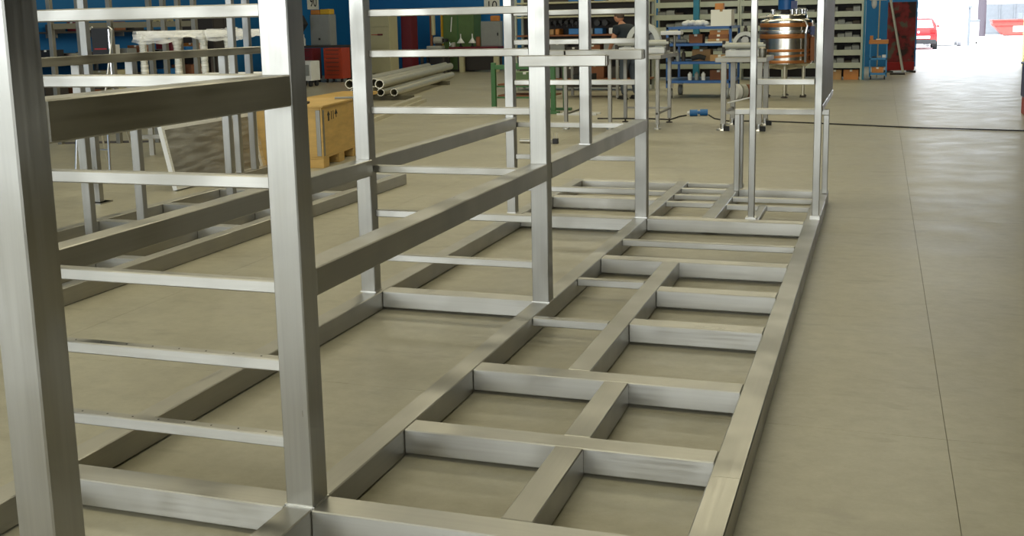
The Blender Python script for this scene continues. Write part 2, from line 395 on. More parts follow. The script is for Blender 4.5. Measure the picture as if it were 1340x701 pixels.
# control cabinet stand on the far right corner
def sm(n, x0, x1, y0, y1, z0, z1, m): return bx(n, x0, x1, y0, y1, z0, z1, m)
q = post(0.862, 0.91, 5.525, 5.575); box('foot_plate', 0.845, 0.925, 5.505, 5.59, HZ, HZ+0.012, 'weld', q)
q = post(1.335, 1.388, 5.60, 5.65); box('foot_plate', 1.322, 1.394, 5.585, 5.66, HZ, HZ+0.03, SX, q)
sm('crossbar', 0.91, 1.335, 5.56, 5.60, 1.140, 1.184, SX)
for x0, x1 in ((0.585, 0.632), (1.345, 1.392)):
    sm('stand_leg', x0, x1, 6.88, 6.93, HZ, 0.80, SZ)
sm('stand_leg', 0.600, 0.640, 7.07, 7.12, HZ, 0.80, SZ)
sm('crossbar', 0.585, 1.392, 6.88, 6.93, 0.80, 0.85, SX)
sm('crossbar', 0.600, 1.36, 7.07, 7.11, 0.80, 0.84, SX)
sm('side_rail', 1.335, 1.393, 5.65, 7.55, 0.93, 0.98, SY)
sm('side_panel', 1.376, 1.388, 5.65, 7.50, 0.98, PH, 'old_steel')
sm('post', 1.335, 1.388, 7.50, 7.55, 0.98, PH, SZ)
# ================================================================ second frame, lying further left
f2 = thing('steel_framework', 'second steel floor frame further left, with a waist-high rail on thin posts', 'frame', (-3, 4, 0))
for x in (-2.86, -3.30, -3.74, -4.24): bx('long_tube', x-0.10, x, -0.6, 7.44, 0.003, HZ, SY, f2)
for y in (0.6, 1.9, 3.15, 4.35, 5.2, 6.1, 7.34):
    for x in (-2.96, -3.40, -3.84): bx('cross_tube', x-(0.34 if x > -3.8 else 0.40), x, y, y+0.1, 0.003, HZ-0.001, SX, f2)
for y in (3.76, 4.37, 5.66): bx('post', -3.835, -3.765, y-0.06, y, HZ, 1.405, SZ, f2)
bx('top_rail', -3.84, -3.76, 2.6, 6.95, 1.405, 1.47, SY, f2)
bx('post', -3.835, -3.765, 6.85, 6.91, HZ, 1.405, SZ, f2)
# third frame of tall posts behind it
f3 = thing('steel_framework', 'row of tall narrow steel posts behind the plastic-wrapped rack, by the blue wall', 'frame', (-8.6, 10.5, 0))
for x, y in ((-9.65, 10.21), (-9.25, 10.33), (-8.82, 10.47), (-8.28, 10.66), (-8.09, 10.73), (-7.88, 10.79), (-7.67, 10.87)):
    bx('post', x-0.034, x+0.034, y-0.034, y+0.034, 0.0, 2.6, 'old_steel', f3, 0.002)
B().box(-9.68, -7.62, 10.56, 10.60, 0.0, 0.03, rot=Matrix.Rotation(0.32, 3, 'Z'), piv=(-8.65, 10.53, 0)).obj('base_rail', 'dark', f3)
B().box(-9.68, -7.62, 10.53, 10.57, 1.68, 1.76, rot=Matrix.Rotation(0.32, 3, 'Z'), piv=(-8.65, 10.53, 0)).obj('mid_rail', 'dark_olive', f3)
f4 = thing('steel_framework', 'pair of tall bare steel posts on a floor bar beside the wooden crate', 'frame', (-4.66, 7.3, 0))
for y in (7.2, 7.5): bx('post', -4.72, -4.65, y-0.06, y, HZ, 2.4, SZ, f4)
bx('long_tube', -4.74, -4.64, 7.0, 8.0, 0.003, HZ, SY, f4)
o = tag(B().box(-5.395, -5.325, 5.70, 5.76, 0.012, 2.4).box(-5.45, -5.27, 5.64, 5.82, 0, 0.012).obj('steel_post', SZ), 'lone tall steel post between the near rail posts and the black-backed chair', 'post')
# ================================================================ wrapped panel, wrapped rack, bench, chair
wp = thing('wrapped_sheet', 'flat steel panel wrapped in clear plastic film, leaning beside the crate', 'panel', (-5.1, 7.3, 0))
L = Matrix.Rotation(math.radians(-12), 3, 'Y'); pv = (-5.04, 7.3, 0.012)
B().box(-5.075, -5.045, 6.55, 8.2, 0.012, 0.66, rot=L, piv=pv).obj('plate', 'old_steel', wp)
e = B()
for a in ((6.53, 6.57, 0.012, 0.68), (8.18, 8.22, 0.012, 0.68), (6.57, 8.18, 0.64, 0.68), (6.57, 8.18, 0.012, 0.05)): e.box(-5.085, -5.035, *a, rot=L, piv=pv)
e.obj('edge_strip', 'white_plastic', wp, kind='stuff')
bm = B(); n = 14
vs = []; fs = []
for i in range(n+1):
    for j in range(6):
        y = 6.5+1.75*i/n; z = 0.02+0.68*j/5; x = -5.02-z*0.212+random.uniform(0, 0.018)+0.008
        vs.append((x, y, z))
for i in range(n):
    for j in range(5): k = i*6+j; fs.append((k, k+6, k+7, k+1))
bm.poly(vs, fs).obj('film_sheet', 'film', wp, smooth=True)
# workbench with boards and the wrapped rack
wbn = thing('workbench', 'low wooden workbench under the plastic-wrapped white rack', 'bench', (-6.0, 8.6, 0))
RB = Matrix.Rotation(math.radians(18), 3, 'Z'); pb = (-6.0, 8.6, 0)
B().box(-6.95, -5.05, 8.25, 9.0, 0.97, 1.02, 0.003, rot=RB, piv=pb).obj('top', 'pale_wood', wbn)
for x in (-6.9, -5.16):
    for y in (8.3, 8.89): B().box(x, x+0.06, y, y+0.06, 0, 0.97, rot=RB, piv=pb).obj('leg', 'old_steel', wbn)
B().box(-6.9, -5.1, 8.6, 8.64, 0.25, 0.30, rot=RB, piv=pb).obj('stretcher', 'old_steel', wbn)
for k, (x0, x1, z, lab) in enumerate(((-6.55, -5.10, 1.02, 'bottom'), (-6.35, -5.35, 1.042, 'middle'), (-5.95, -5.12, 1.064, 'top'))):
    tag(B().box(x0, x1, 8.28+0.05*k, 8.5+0.05*k, z+0.0005, z+0.022, 0.002, rot=RB, piv=pb).obj('board', 'white_plastic'), 'white plastic board under the wrapped rack, %s one of three' % lab, 'board', None)
wr = thing('wrapped_rack', 'white rack with its legs bound in clear plastic film, on the workbench', 'rack', (-6.0, 8.6, 1.02))
B().box(-6.86, -5.08, 8.62, 8.70, 1.54, 1.625, 0.004, rot=RB, piv=pb).obj('top_rail', 'white_plastic', wr)
for x in (-6.80, -6.36, -6.02, -5.70, -5.22):
    lg = B().box(x-0.03, x+0.03, 8.63, 8.69, 1.022, 1.54, rot=RB, piv=pb).obj('leg', 'machine_grey', wr)
    p = B()
    prof = [(0.048+0.004*random.random(), 1.025), (0.046+0.004*random.random(), 1.15), (0.044+0.005*random.random(), 1.3), (0.05, 1.44), (0.06+0.02*random.random(), 1.53), (0.055, 1.63)]
    c = RB @ (Vector((x, 8.66, 0)) - Vector(pb)) + Vector(pb)
    p.lathe((c.x, c.y, 0), prof, 10).obj('film_wrap', 'dense_film', lg, smooth=True)
def drape(x0, x1, zt, sag):
    vs = []; fs = []
    for i in range(9):
        t = i/8; x = x0+(x1-x0)*t; c = RB @ (Vector((x, 8.60, 0)) - Vector(pb)) + Vector(pb)
        for j in range(4):
            vs.append((c.x+random.uniform(-.008, .008), c.y-0.02*j*random.random(), zt-sag*4*t*(1-t)*j/3-0.045*j*(0.4+0.6*abs(2*t-1))))
    for i in range(8):
        for j in range(3): k = i*4+j; fs.append((k, k+4, k+5, k+1))
    B().poly(vs, fs).obj('film_drape', 'dense_film', wr, smooth=True)
drape(-6.90, -6.36, 1.63, 0.10); drape(-6.36, -6.0, 1.63, 0.02); drape(-5.95, -5.5, 1.64, 0.09); drape(-5.5, -5.1, 1.63, 0.03)
B().ball((-5.66, 8.73, 1.635), 0.06, sc=(1.6, 1, .5)).obj('film_bunch', 'dense_film', wr, smooth=True)
for o in [wbn, wr]+[o for o in COL.objects if o.name.split('.')[0] == 'board' and not o.parent]: o.location += Vector((-0.42, 0.62, 0))
# tall chair with black back
ch = thing('high_chair', 'tall chair with black padded back and bent chrome tube frame', 'chair', (-6.4, 7.2, 0), rz=0)
B().box(-6.50, -6.27, 7.20, 7.24, 1.36, 1.68, 0.012).obj('backrest', 'black', ch)
B().box(-6.53, -6.20, 6.92, 7.24, 1.02, 1.08, 0.015).obj('seat', 'black', ch)
B().box(-6.46, -6.30, 7.196, 7.20, 1.44, 1.455).obj('back_stitch', 'red_paint', ch)
for sx, nm in ((-1, 0), (1, 1)):
    x = -6.385+sx*0.135
    B().path([(x+sx*0.10, 6.90, 0.0), (x+sx*0.05, 7.0, 1.0), (x+sx*0.045, 7.16, 1.5), (x+sx*0.02, 7.215, 1.655), (x-sx*0.03, 7.225, 1.685)], 0.013).obj('side_tube', 'chrome', ch, smooth=True)
    B().path([(x-sx*0.0, 7.19, 1.66), (x-sx*0.0, 7.185, 1.02), (x+sx*0.08, 7.45, 0.0)], 0.011).obj('leg', 'chrome', ch, smooth=True)
B().tube((-6.60, 6.94, 0.36), (-6.16, 6.94, 0.36), 0.011).obj('foot_rest', 'chrome', ch)
# ================================================================ crate
cr = thing('wooden_crate', 'yellow plywood crate on a skid base with a black strap on top', 'crate', (-4.7, 8.9, 0))
RC = Matrix.Rotation(math.radians(9), 3, 'Z'); pc = (-4.36, 8.44, 0)
def cb(n, a, m='wood', par=cr, bev=0.003, **k): return B().box(*a, bev, rot=RC, piv=pc).obj(n, m, par, **k)
x0, x1, y0, y1 = -5.16, -4.36, 8.44, 9.78
cb('front_board', (x1-0.02, x1, y0, y1, 0.13, 0.71)); cb('side_board', (x0, x1-0.021, y0, y0+0.02, 0.13, 0.71))
cb('back_board', (x0, x0+0.02, y0+0.021, y1, 0.13, 0.71)); cb('side_board', (x0+0.021, x1-0.021, y1-0.02, y1, 0.13, 0.71))
cb('lid', (x0-0.02, x1+0.02, y0-0.02, y1+0.02, 0.711, 0.735)); cb('bottom_board', (x0, x1, y0, y1, 0.108, 0.129))
for yy in (y0, (y0+y1)/2-0.1, y1-0.2): cb('skid_foot', (x0, x1, yy, yy+0.2, 0.0, 0.107))
cb('corner_strap', (x1, x1+0.004, y0+0.02, y0+0.075, 0.14, 0.68), 'old_steel'); cb('corner_strap', (x1-0.075, x1-0.02, y0-0.004, y0, 0.14, 0.68), 'old_steel')
for k, dy in enumerate((0.24, 0.38, 0.52)):                      # stencilled handling marks
    z0 = 0.565
    b = B()
    if k == 0: b.box(x1, x1+0.002, y0+dy-0.025, y0+dy+0.025, z0-0.03, z0+0.04).prism([(y0+dy-0.05, z0+0.04), (y0+dy+0.05, z0+0.04), (y0+dy, z0+0.09)], 0, x1, x1+0.002)
    elif k == 1: b.box(x1, x1+0.002, y0+dy-0.045, y0+dy-0.025, z0-0.02, z0+0.08).box(x1, x1+0.002, y0+dy+0.025, y0+dy+0.045, z0-0.02, z0+0.08)
    else: b.prism([(y0+dy-0.06, z0+0.03), (y0+dy+0.06, z0+0.03), (y0+dy, z0+0.09)], 0, x1, x1+0.002).box(x1, x1+0.002, y0+dy-0.012, y0+dy+0.012, z0-0.01, z0+0.03)
    bmesh.ops.transform(b.bm, matrix=Matrix.Translation(Vector(pc)) @ RC.to_4x4() @ Matrix.Translation(-Vector(pc)), verts=list(b.bm.verts))
    b.obj('handling_mark', 'ink', cr)
st = B()
st.box(x1-0.45, x1-0.25, y0+0.1, y0+0.32, 0.736, 0.768, 0.008, rot=RC, piv=pc)
tag(st.obj('strap_block', 'dark'), 'small dark block lying on the crate lid', 'block')
hs = B(); ptsh = [(-4.66, 9.35, 0.756), (-4.56, 9.40, 0.756), (-4.46, 9.46, 0.756), (-4.42, 9.50, 0.68), (-4.42, 9.54, 0.58), (-4.42, 9.60, 0.50)]
tag(hs.path(ptsh, 0.014).obj('webbing_strap', 'grey_paint', None, smooth=True), 'grey webbing strap hanging over the crate edge', 'strap')
# planks and pipes on the floor behind the crate
tag(B().box(-8.2, -7.45, 13.3, 16.7, 0.30, 0.36, 0.004, rot=Matrix.Rotation(0.08, 3, 'Z'), piv=(-7.8, 15, 0)).obj('plank', 'wood'), 'wide yellow plank lying behind the crate', 'plank')
o = tag(B().box(-8.1, -7.5, 13.5, 16.5, 0.0, 0.299, 0.004, rot=Matrix.Rotation(0.08, 3, 'Z'), piv=(-7.8, 15, 0)).obj('timber_stack', 'pipe'), 'pale beam block under the yellow plank', 'timber')
D = Vector((-1.75, 8.2, 0)).normalized(); NX = Vector((D.y, -D.x, 0))
def dpipe(name, s, length, r, z, m, lab, cat='pipe', hollow=True, group='pipes on the floor'):
    a = Vector((s[0], s[1], z)); b_ = a+D*length
    bb = B(); seg = 16
    t = bmesh.new(); q = D.to_track_quat('Z', 'Y').to_matrix(); rings = []
    for R, pnt in ((r, a), (r, b_), (r*0.82, b_), (r*0.82, a)):
        rings.append([t.verts.new(pnt+q @ Vector((R*math.cos(2*math.pi*i/seg), R*math.sin(2*math.pi*i/seg), 0))) for i in range(seg)])
    for k in range(4):
        p, q2 = rings[k], rings[(k+1) % 4]
        for i in range(seg): t.faces.new((p[i], p[(i+1) % seg], q2[(i+1) % seg], q2[i]))
    bmesh.ops.recalc_face_normals(t, faces=list(t.faces)); bb._add(t)
    o = tag(bb.obj(name, m, None, smooth=True), lab, cat, group)
    return o
tim = [B().box(-9.9, -7.95, 19.2, 19.36, 0, 0.10, 0.004), B().box(-10.7, -9.25, 24.6, 24.76, 0, 0.10, 0.004)]
for k, b in enumerate(tim): tag(b.obj('timber_bearer', 'dark_olive'), ('near' if k == 0 else 'far') + ' wooden bearer under the pipe pile', 'timber')
base = Vector((-7.95, 18.75))
labs = ['pale pipe at the right foot of the pile', 'pale pipe second from the right in the bottom row', 'pale pipe third from the right in the bottom row', 'pale pipe at the left foot of the pile',
        'long pale pipe on top of the pile at the right', 'long pale pipe on top of the pile in the middle', 'long pale pipe on top of the pile at the left']
for i in range(4): dpipe('steel_pipe', (base.x-0.3-i*0.30, base.y-0.05*i+0.2), 7.6, 0.085, 0.186, 'pipe', labs[i])
for i in range(3): dpipe('steel_pipe', (base.x-0.55-i*0.36, base.y+0.5*(i % 2)), 9.2, 0.10, 0.375, 'pipe', labs[4+i])
for k, (sx, sy, ln, w_, z) in enumerate(((-6.35, 13.6, 5.2, 0.10, 0.0), (-6.55, 13.7, 5.2, 0.09, 0.0), (-6.75, 14.2, 4.7, 0.09, 0.0), (-6.5, 14.0, 4.6, 0.11, 0.07))):
    a = Vector((sx, sy, 0)); Rz = Matrix.Rotation(math.atan2(-D.x, D.y), 3, 'Z')
    tag(B().box(sx-w_/2, sx+w_/2, sy, sy+ln, z+0.001, z+0.068, 0.003, rot=Rz, piv=(sx, sy, 0)).obj('flat_bar', 'pipe'),
        ('rightmost long steel bar flat on the floor before the pipes', 'middle long steel bar flat on the floor before the pipes', 'leftmost long steel bar flat on the floor before the pipes', 'long steel bar lying on top of the other floor bars')[k], 'bar')
tu = tag(B().tube((-2.88, 11.33, 0.03), (-2.42, 11.32, 0.03), 0.03, 12).obj('tube_offcut', 'chrome'), 'short bright tube offcut alone on the floor behind the frame', 'tube')
tb = thing('pipe_fitting', 'small black block with two thin pins standing on the floor', 'fitting', (-2.36, 11.32, 0))
box('block', -2.40, -2.33, 11.28, 11.35, 0, 0.07, 'black', tb, 0.004)
for x in (-2.385, -2.345): B().tube((x, 11.315, 0.07), (x, 11.315, 0.15), 0.005, 8).obj('pin', 'chrome', tb)
# ================================================================ green stand
gs = thing('green_stand', 'green painted steel stand with open sides on the floor behind the uprights', 'stand', (-4.3, 16.2, 0))
for x in (-4.93, -3.80):
    for y in (15.95, 16.75): box('leg', x, x+0.08, y, y+0.08, 0.045, 0.92, 'green_paint', gs, 0.004)
box('foot_plate', -5.0, -3.65, 15.9, 16.0+0.04, 0.0, 0.045, 'green_paint', gs, 0.004); box('foot_plate', -5.0, -3.65, 16.72, 16.86, 0.0, 0.045, 'green_paint', gs, 0.004)
box('top_rail', -4.85, -3.80, 15.95, 16.03, 0.80, 0.88, 'green_paint', gs, 0.004); box('top_rail', -4.85, -3.80, 16.75, 16.83, 0.80, 0.88, 'green_paint', gs, 0.004)
for k, z in enumerate((0.30, 0.50)):
    tag(B().box(-4.84, -3.81, 16.065, 16.7, z+0.002, z+0.03).obj('stand_board', 'brown_box'), ('lower' if k == 0 else 'upper') + ' brown board across the green stand', 'board')
box('bracket', -4.85, -3.80, 16.04, 16.06, 0.27, 0.30, 'green_paint', gs); box('bracket', -4.85, -3.80, 16.04, 16.06, 0.47, 0.50, 'green_paint', gs)
carton('parts_box', (-4.7, -4.0, 16.15, 16.6, 0.531, 0.74), 'olive_green_paint', 'olive box on the upper board of the green stand')
for k in range(2): tag(box('steel_strip', -3.62+0.02*k, -2.9, 15.7+0.3*k, 15.76+0.3*k, 0, 0.03, 'white_paint'), ('near' if k == 0 else 'far') + ' pale strip on the floor right of the green stand', 'strip')
# ================================================================ long steel table and machines
ST = thing('steel_table', 'long steel table on thin legs with adjustable feet, left of the blue trolley', 'table', (-2.0, 14, 0))
for x, y in ((-2.80, 13.28), (-2.12, 13.34), (-1.40, 13.40), (-2.84, 14.5), (-2.14, 14.5), (-1.42, 14.5)):
    lg = box('leg', x, x+0.055, y, y+0.055, 0.07, 1.06, 'old_steel', ST, 0.003)
    B().lathe((x+0.027, y+0.027, 0), [(0.055, 0), (0.05, 0.015), (0.014, 0.022), (0.014, 0.075)], 12).obj('foot', 'dark' if y > 14 else 'chrome', lg)
box('table_top', -2.9, -1.28, 13.22, 14.62, 1.06, 1.12, 'old_steel', ST, 0.004)
for x in (-2.80, -1.40): box('stretcher', x+0.01, x+0.04, 13.40, 14.5, 0.22, 0.25, 'old_steel', ST)
box('stretcher', -2.10, -1.40, 14.51, 14.54, 0.22, 0.25, 'old_steel', ST)
def machine(nm, lab, x, y, z, ar=1.0, sc=1.0):
    m = thing(nm, lab, 'machine', (x, y, z))
    arch = [(x+0.30*ar*math.cos(a), z+0.16+0.34*ar*math.sin(a)) for a in [math.pi*i/14 for i in range(15)]]
    arch = [(x+0.34*ar, z+0.10)] + arch + [(x-0.34*ar, z+0.10)]
    inn = [(x+0.21*ar*math.cos(a), z+0.16+0.25*ar*math.sin(a)) for a in [math.pi*i/14 for i in range(14, -1, -1)]]
    pts = arch + [(x-0.21*ar, z+0.10)] + inn + [(x+0.21*ar, z+0.10)]
    B().prism(pts, 1, y-0.06, y+0.10).obj('arch_housing', 'machine_grey', m)
    B().box(x-0.36*sc, x+0.36*sc, y-0.18, y+0.28, z, z+0.10, 0.012).obj('bed', 'white_paint', m)
    B().tube((x-0.42*sc, y-0.12, z+0.165), (x+0.42*sc, y-0.12, z+0.165), 0.045, 16).obj('roller', 'machine_grey', m, smooth=True)
    for s_ in (-1, 1): box('roller_bracket', x+s_*0.40*sc-0.02, x+s_*0.40*sc+0.02, y-0.16, y-0.07, z+0.05, z+0.24, 'dark', m, 0.004)
    B().tube((x, y-0.03, z+0.24), (x, y+0.06, z+0.24), 0.09*ar, 18).obj('hub', 'old_steel', m, smooth=True)
    B().prism([(x-0.20*ar, z+0.1)]+[(x-0.20*ar*math.cos(math.pi*i/10), z+0.16+0.24*ar*math.sin(math.pi*i/10)) for i in range(11)]+[(x+0.20*ar, z+0.1)], 1, y+0.05, y+0.07).obj('guard_plate', 'grey_paint', m)
    for a in (-1.0, 0, 1.0): B().box(x-0.012, x+0.012, y+0.02, y+0.04, z+0.24, z+0.24+0.20*ar, rot=Matrix.Rotation(a, 3, 'Y'), piv=(x, y, z+0.24)).obj('spoke', 'dark', m)
    B().lathe((x, y+0.02, z+0.16+0.335*ar), [(0.03, 0), (0.03, 0.05), (0.018, 0.06), (0.0185, 0.09)], 12).obj('cap', 'dark', m)
    return m
m1 = machine('forming_machine', 'grey arched machine on the table left of the blue trolley', -1.70, 14.0, 1.1202, 0.9)
B().box(-1.42, -1.10, 13.9, 14.1, 1.40, 1.46, 0.01).obj('side_arm', 'white_paint', m1)
B().tube((-1.22, 14.0, 1.12), (-1.22, 14.0, 1.40), 0.02).obj('arm_post', 'old_steel', m1)
T2 = thing('steel_table', 'smaller steel table right of the blue trolley, carrying an arched machine', 'table', (-0.1, 13.8, 0))
for x, y in ((-0.42, 13.36), (0.10, 13.36), (-0.40, 14.3), (0.10, 14.3)):
    lg = box('leg', x, x+0.075, y, y+0.075, 0.09, 1.0, 'old_steel', T2, 0.003)
    B().lathe((x+0.037, y+0.037, 0), [(0.10, 0), (0.09, 0.02), (0.045, 0.03), (0.05, 0.095)], 14).obj('foot', 'chrome', lg, smooth=True)
    box('rubber_stop', x+0.06, x+0.14, y-0.09, y-0.03, 0.0, 0.07, 'rubber', lg)
box('table_top', -0.50, 0.24, 13.3, 14.45, 1.0, 1.065, 'old_steel', T2, 0.004)
box('stretcher', -0.345, 0.10, 13.38, 13.42, 0.24, 0.28, 'old_steel', T2); box('stretcher', -0.38, -0.35, 13.43, 14.3, 0.24, 0.28, 'old_steel', T2)
B().tube((-0.33, 13.45, 0.40), (0.08, 13.40, 0.50), 0.012).obj('brace', 'white_paint', T2)
machine('forming_machine', 'grey arched machine with a long roller right of the blue trolley', -0.13, 13.85, 1.0652, 0.62, 0.75)
tag(B().lathe((0.17, 13.42, 1.0655), [(0.05, 0), (0.06, 0.06), (0.055, 0.13), (0.03, 0.15)], 16).obj('metal_can', 'old_steel', None, smooth=True), 'small metal can on the right table beside the roller machine', 'can')
# cable with blue plugs
cb_ = tag(B().path([(-2.7, 15.0, 0.012), (-1.82, 15.05, 0.012), (-1.45, 14.9, 0.012), (-1.40, 15.5, 0.012), (-1.315, 15.70, 0.014)], 0.011, 8).obj('power_cable', 'rubber', None, smooth=True), 'thin black cable running from the left table to the blue plugs', 'cable')
cb2 = tag(B().path([(-0.955, 15.84, 0.014), (-0.76, 15.16, 0.012), (-0.48, 14.75, 0.012), (0.09, 14.78, 0.012), (0.6, 14.62, 0.012), (1.14, 14.42, 0.012), (2.33, 13.96, 0.012), (3.72, 13.68, 0.012), (6.5, 13.2, 0.012)], 0.010, 8).obj('power_cable', 'rubber', None, smooth=True), 'long black cable crossing the open floor towards the right', 'cable')
for k, (x, y) in enumerate(((-1.19, 15.72), (-1.03, 15.82))):
    p = thing('cable_plug', ('left' if k == 0 else 'right') + ' one of two blue plugs lying on the floor', 'plug', (x, y, 0))
    B().tube((x-0.07, y, 0.055), (x+0.06, y+0.02, 0.055), 0.055, 14).obj('body', 'blue_plastic', p, smooth=True)
    B().tube((x-0.11, y-0.005, 0.05), (x-0.07, y, 0.055), 0.03, 12).obj('collar', 'white_plastic' if k == 0 else 'blue_plastic', p)
# ================================================================ blue trolley
TR = thing('shelf_trolley', 'blue steel trolley with four shelves and large wheels, loaded with boxes', 'trolley', (-1.7, 20.2, 0))
tx0, tx1, ty0, ty1 = -2.42, -1.08, 19.75, 21.2
for x in (tx0, tx1-0.05):
    for y in (ty0, ty1-0.05): box('post', x, x+0.05, y, y+0.05, 0.22, 1.47, 'blue_paint', TR, 0.003)
SHZ = (0.32, 0.71, 1.08, 1.42)
for z in SHZ: box('shelf', tx0, tx1, ty0, ty1, z, z+0.055, 'blue_paint', TR, 0.004)
for x in (tx0+0.08, tx1-0.08):
    for y in (ty0+0.05, ty1-0.15):
        wh = B().tube((x-0.04, y, 0.11), (x+0.04, y, 0.11), 0.11, 20).obj('wheel', 'grey_plastic', TR, smooth=True)
        B().tube((x-0.045, y, 0.11), (x+0.045, y, 0.11), 0.06, 16).obj('wheel_hub', 'white_paint', wh, smooth=True)
        B().box(x-0.06, x+0.06, y-0.03, y+0.03, 0.225, 0.32).obj('fork', 'old_steel', TR)
Z4 = 1.4752
carton('white_carton', (-1.52, -1.10, 19.85, 20.35, Z4, Z4+0.33), 'paper', 'white carton on top of the blue trolley')
item('orange_box', (-1.45, -1.28, 19.95, 20.15, Z4+0.3315, Z4+0.46), 'orange', 'small orange-brown box on top of the white carton')
bg_ = B()
for k in range(9): bg_.ball((-2.06+0.05*k, 20.0+0.02*(k % 3), Z4+0.058+0.02*(k % 2)), 0.075, 8, 6, (1.1, 1, .75))
tag(bg_.obj('wrapped_parts', 'white_paint', None, smooth=False, kind='stuff'), 'crumpled plastic-wrapped parts on the trolley top left of the white carton', 'bundle')
item('sheet', (-1.62, -1.12, 19.78, 19.84, Z4, Z4+0.012), 'paper', 'white sheet at the front edge of the trolley top', 'sheet', 0.001)
Z3 = 1.1352
for k in range(3): carton('brown_carton', (-1.58+0.02*k, -1.16, 19.85, 20.25, Z3+0.0855*k, Z3+0.0855*k+0.085), ('cardboard', 'brown_box', 'orange')[k], 'brown carton in the stack on the second trolley shelf, %s of three' % ('bottom', 'middle', 'top')[k])
carton('brown_carton', (-1.98, -1.70, 19.95, 20.3, Z3, Z3+0.18), 'brown_box', 'reddish carton left of the carton stack on the second trolley shelf')
item('paper_pad', (-1.62, -1.14, 19.765, 19.84, Z3, Z3+0.03), 'paper', 'white pad at the front of the second trolley shelf', 'pad', 0.002)
b = B(); [b.ball((-2.31+0.075*k, 20.0, Z3+0.045), 0.06, 8, 6, (1.3, 1, .7)) for k in range(4)]; tag(b.obj('cloth_heap', 'grey_paint', kind='stuff'), 'grey heap of cloths on the second trolley shelf', 'heap')
Z2 = 0.7652
carton('brown_carton', (-1.92, -1.54, 20.0, 20.4, Z2, Z2+0.24), 'cardboard', 'plain tan carton at the back of the third trolley shelf')
carton('brown_carton', (-1.52, -1.14, 19.80, 20.05, Z2, Z2+0.13), 'cardboard', 'low tan carton at the front of the third trolley shelf')
pp = B(); pp.path([(-1.90, 19.86, Z2+0.06), (-1.75, 19.84, Z2+0.10), (-1.62, 19.86, Z2+0.06)], 0.05, 10)
tag(pp.obj('rubber_hose', 'rubber', None, smooth=True), 'black hose piece lying before the plain tan carton', 'hose')
for k in range(3): tag(B().lathe((-2.33+0.12*k, 19.95, Z2), [(0.04, 0), (0.045, 0.16), (0.015, 0.2), (0.015, 0.24)], 12).obj('spray_bottle', ('dark', 'grey_paint', 'dark')[k], None, smooth=True), '%s bottle at the left of the third trolley shelf' % ('dark outer', 'grey middle', 'dark inner')[k], 'bottle')
Z1 = 0.3752
for k in range(3): tag(B().lathe((-1.95+0.14*k, 19.92, Z1), [(0.04, 0), (0.045, 0.13), (0.02, 0.15), (0.02, 0.17)], 12).obj('bottle', ('white_paint', 'grey_paint', 'white_paint')[k], None, smooth=True), '%s on the lowest trolley shelf' % ('left pale bottle', 'grey bottle between pale ones', 'right pale bottle')[k], 'bottle')
carton('brown_carton', (-1.55, -1.2, 20.0, 20.4, Z1, Z1+0.2), 'brown_box', 'dark brown carton on the lowest trolley shelf')
# roll of hose by the trolley wheel
for k in range(4):
    c = Vector((-0.98+0.11*k, 19.45+0.10*k, 0.16)); tag(B().tube(c, c+Vector((0.075, 0.07, 0)), 0.16-0.01*k, 18).obj('reel', ('white_paint', 'machine_grey', 'brown_box', 'machine_grey')[k], None, smooth=True), '%s reel in the row beside the trolley wheel' % ('white nearest', 'grey second', 'brown third', 'grey farthest')[k], 'reel')
# ================================================================ process tank
TK = thing('process_tank', 'round stainless steel tank with painted orange-brown reflection bands, standing on legs behind the cabinet stand', 'tank', (-0.05, 20.45, 0))
cx, cy = -0.06, 20.45
B().lathe((cx, cy, 0), [(0.10, 0.56), (0.38, 0.60), (0.50, 0.67), (0.525, 0.69), (0.525, 1.55), (0.50, 1.575), (0.42, 1.60), (0.42, 1.66), (0.38, 1.69), (0.02, 1.71)], 40).obj('shell', 'tank_steel', TK, smooth=True)
for z0, z1 in ((1.43, 1.51), (1.20, 1.29), (0.93, 0.985), (0.70, 0.76)):  # warm reflections on the shell, painted as thin coloured rings
    B().lathe((cx, cy, 0), [(0.527, z0), (0.531, z0+0.005), (0.531, z1-0.005), (0.527, z1)], 40).obj('reflection_band', 'painted_reflection', TK, smooth=True)
B().lathe((cx, cy, 0), [(0.526, 1.31), (0.55, 1.32), (0.55, 1.36), (0.526, 1.37)], 40).obj('rim_ring', 'chrome', TK, smooth=True)
t = bmesh.new(); seg = 40; ra = []; rb = []
for i in range(seg+1):
    a = math.pi+math.pi*i/seg; z = 0.775+0.08*i/seg
    ra.append(t.verts.new((cx+0.5325*math.cos(a), cy+0.5325*math.sin(a), z))); rb.append(t.verts.new((cx+0.5325*math.cos(a), cy+0.5325*math.sin(a), z+0.05)))
for i in range(seg): t.faces.new((ra[i], ra[i+1], rb[i+1], rb[i]))
bb = B(); bb._add(t); bb.obj('slanted_reflection', 'painted_reflection', TK, smooth=True)
for k in range(6):
    a = -math.pi/2+0.05+k*math.pi/3; x, y = cx+0.42*math.cos(a), cy+0.42*math.sin(a)
    lg = B().tube((x, y, 0.03), (x, y, 0.64), 0.032, 12).obj('leg', 'pipe', TK, smooth=True)
    B().lathe((x, y, 0), [(0.07, 0), (0.07, 0.012), (0.03, 0.04)], 12).obj('foot', 'dark', lg)
mo = B().tube((cx, cy, 1.78), (cx, cy, 2.12), 0.17, 20).obj('motor', 'blue_paint', TK, smooth=True)
B().lathe((cx, cy, 0), [(0.13, 1.705), (0.10, 1.73), (0.10, 1.76), (0.17, 1.78)], 16).obj('motor_mount', 'dark', TK, smooth=True)
B().box(cx+0.10, cx+0.22, cy-0.2, cy-0.1, 1.80, 1.95).obj('terminal_box', 'dark_blue', mo)
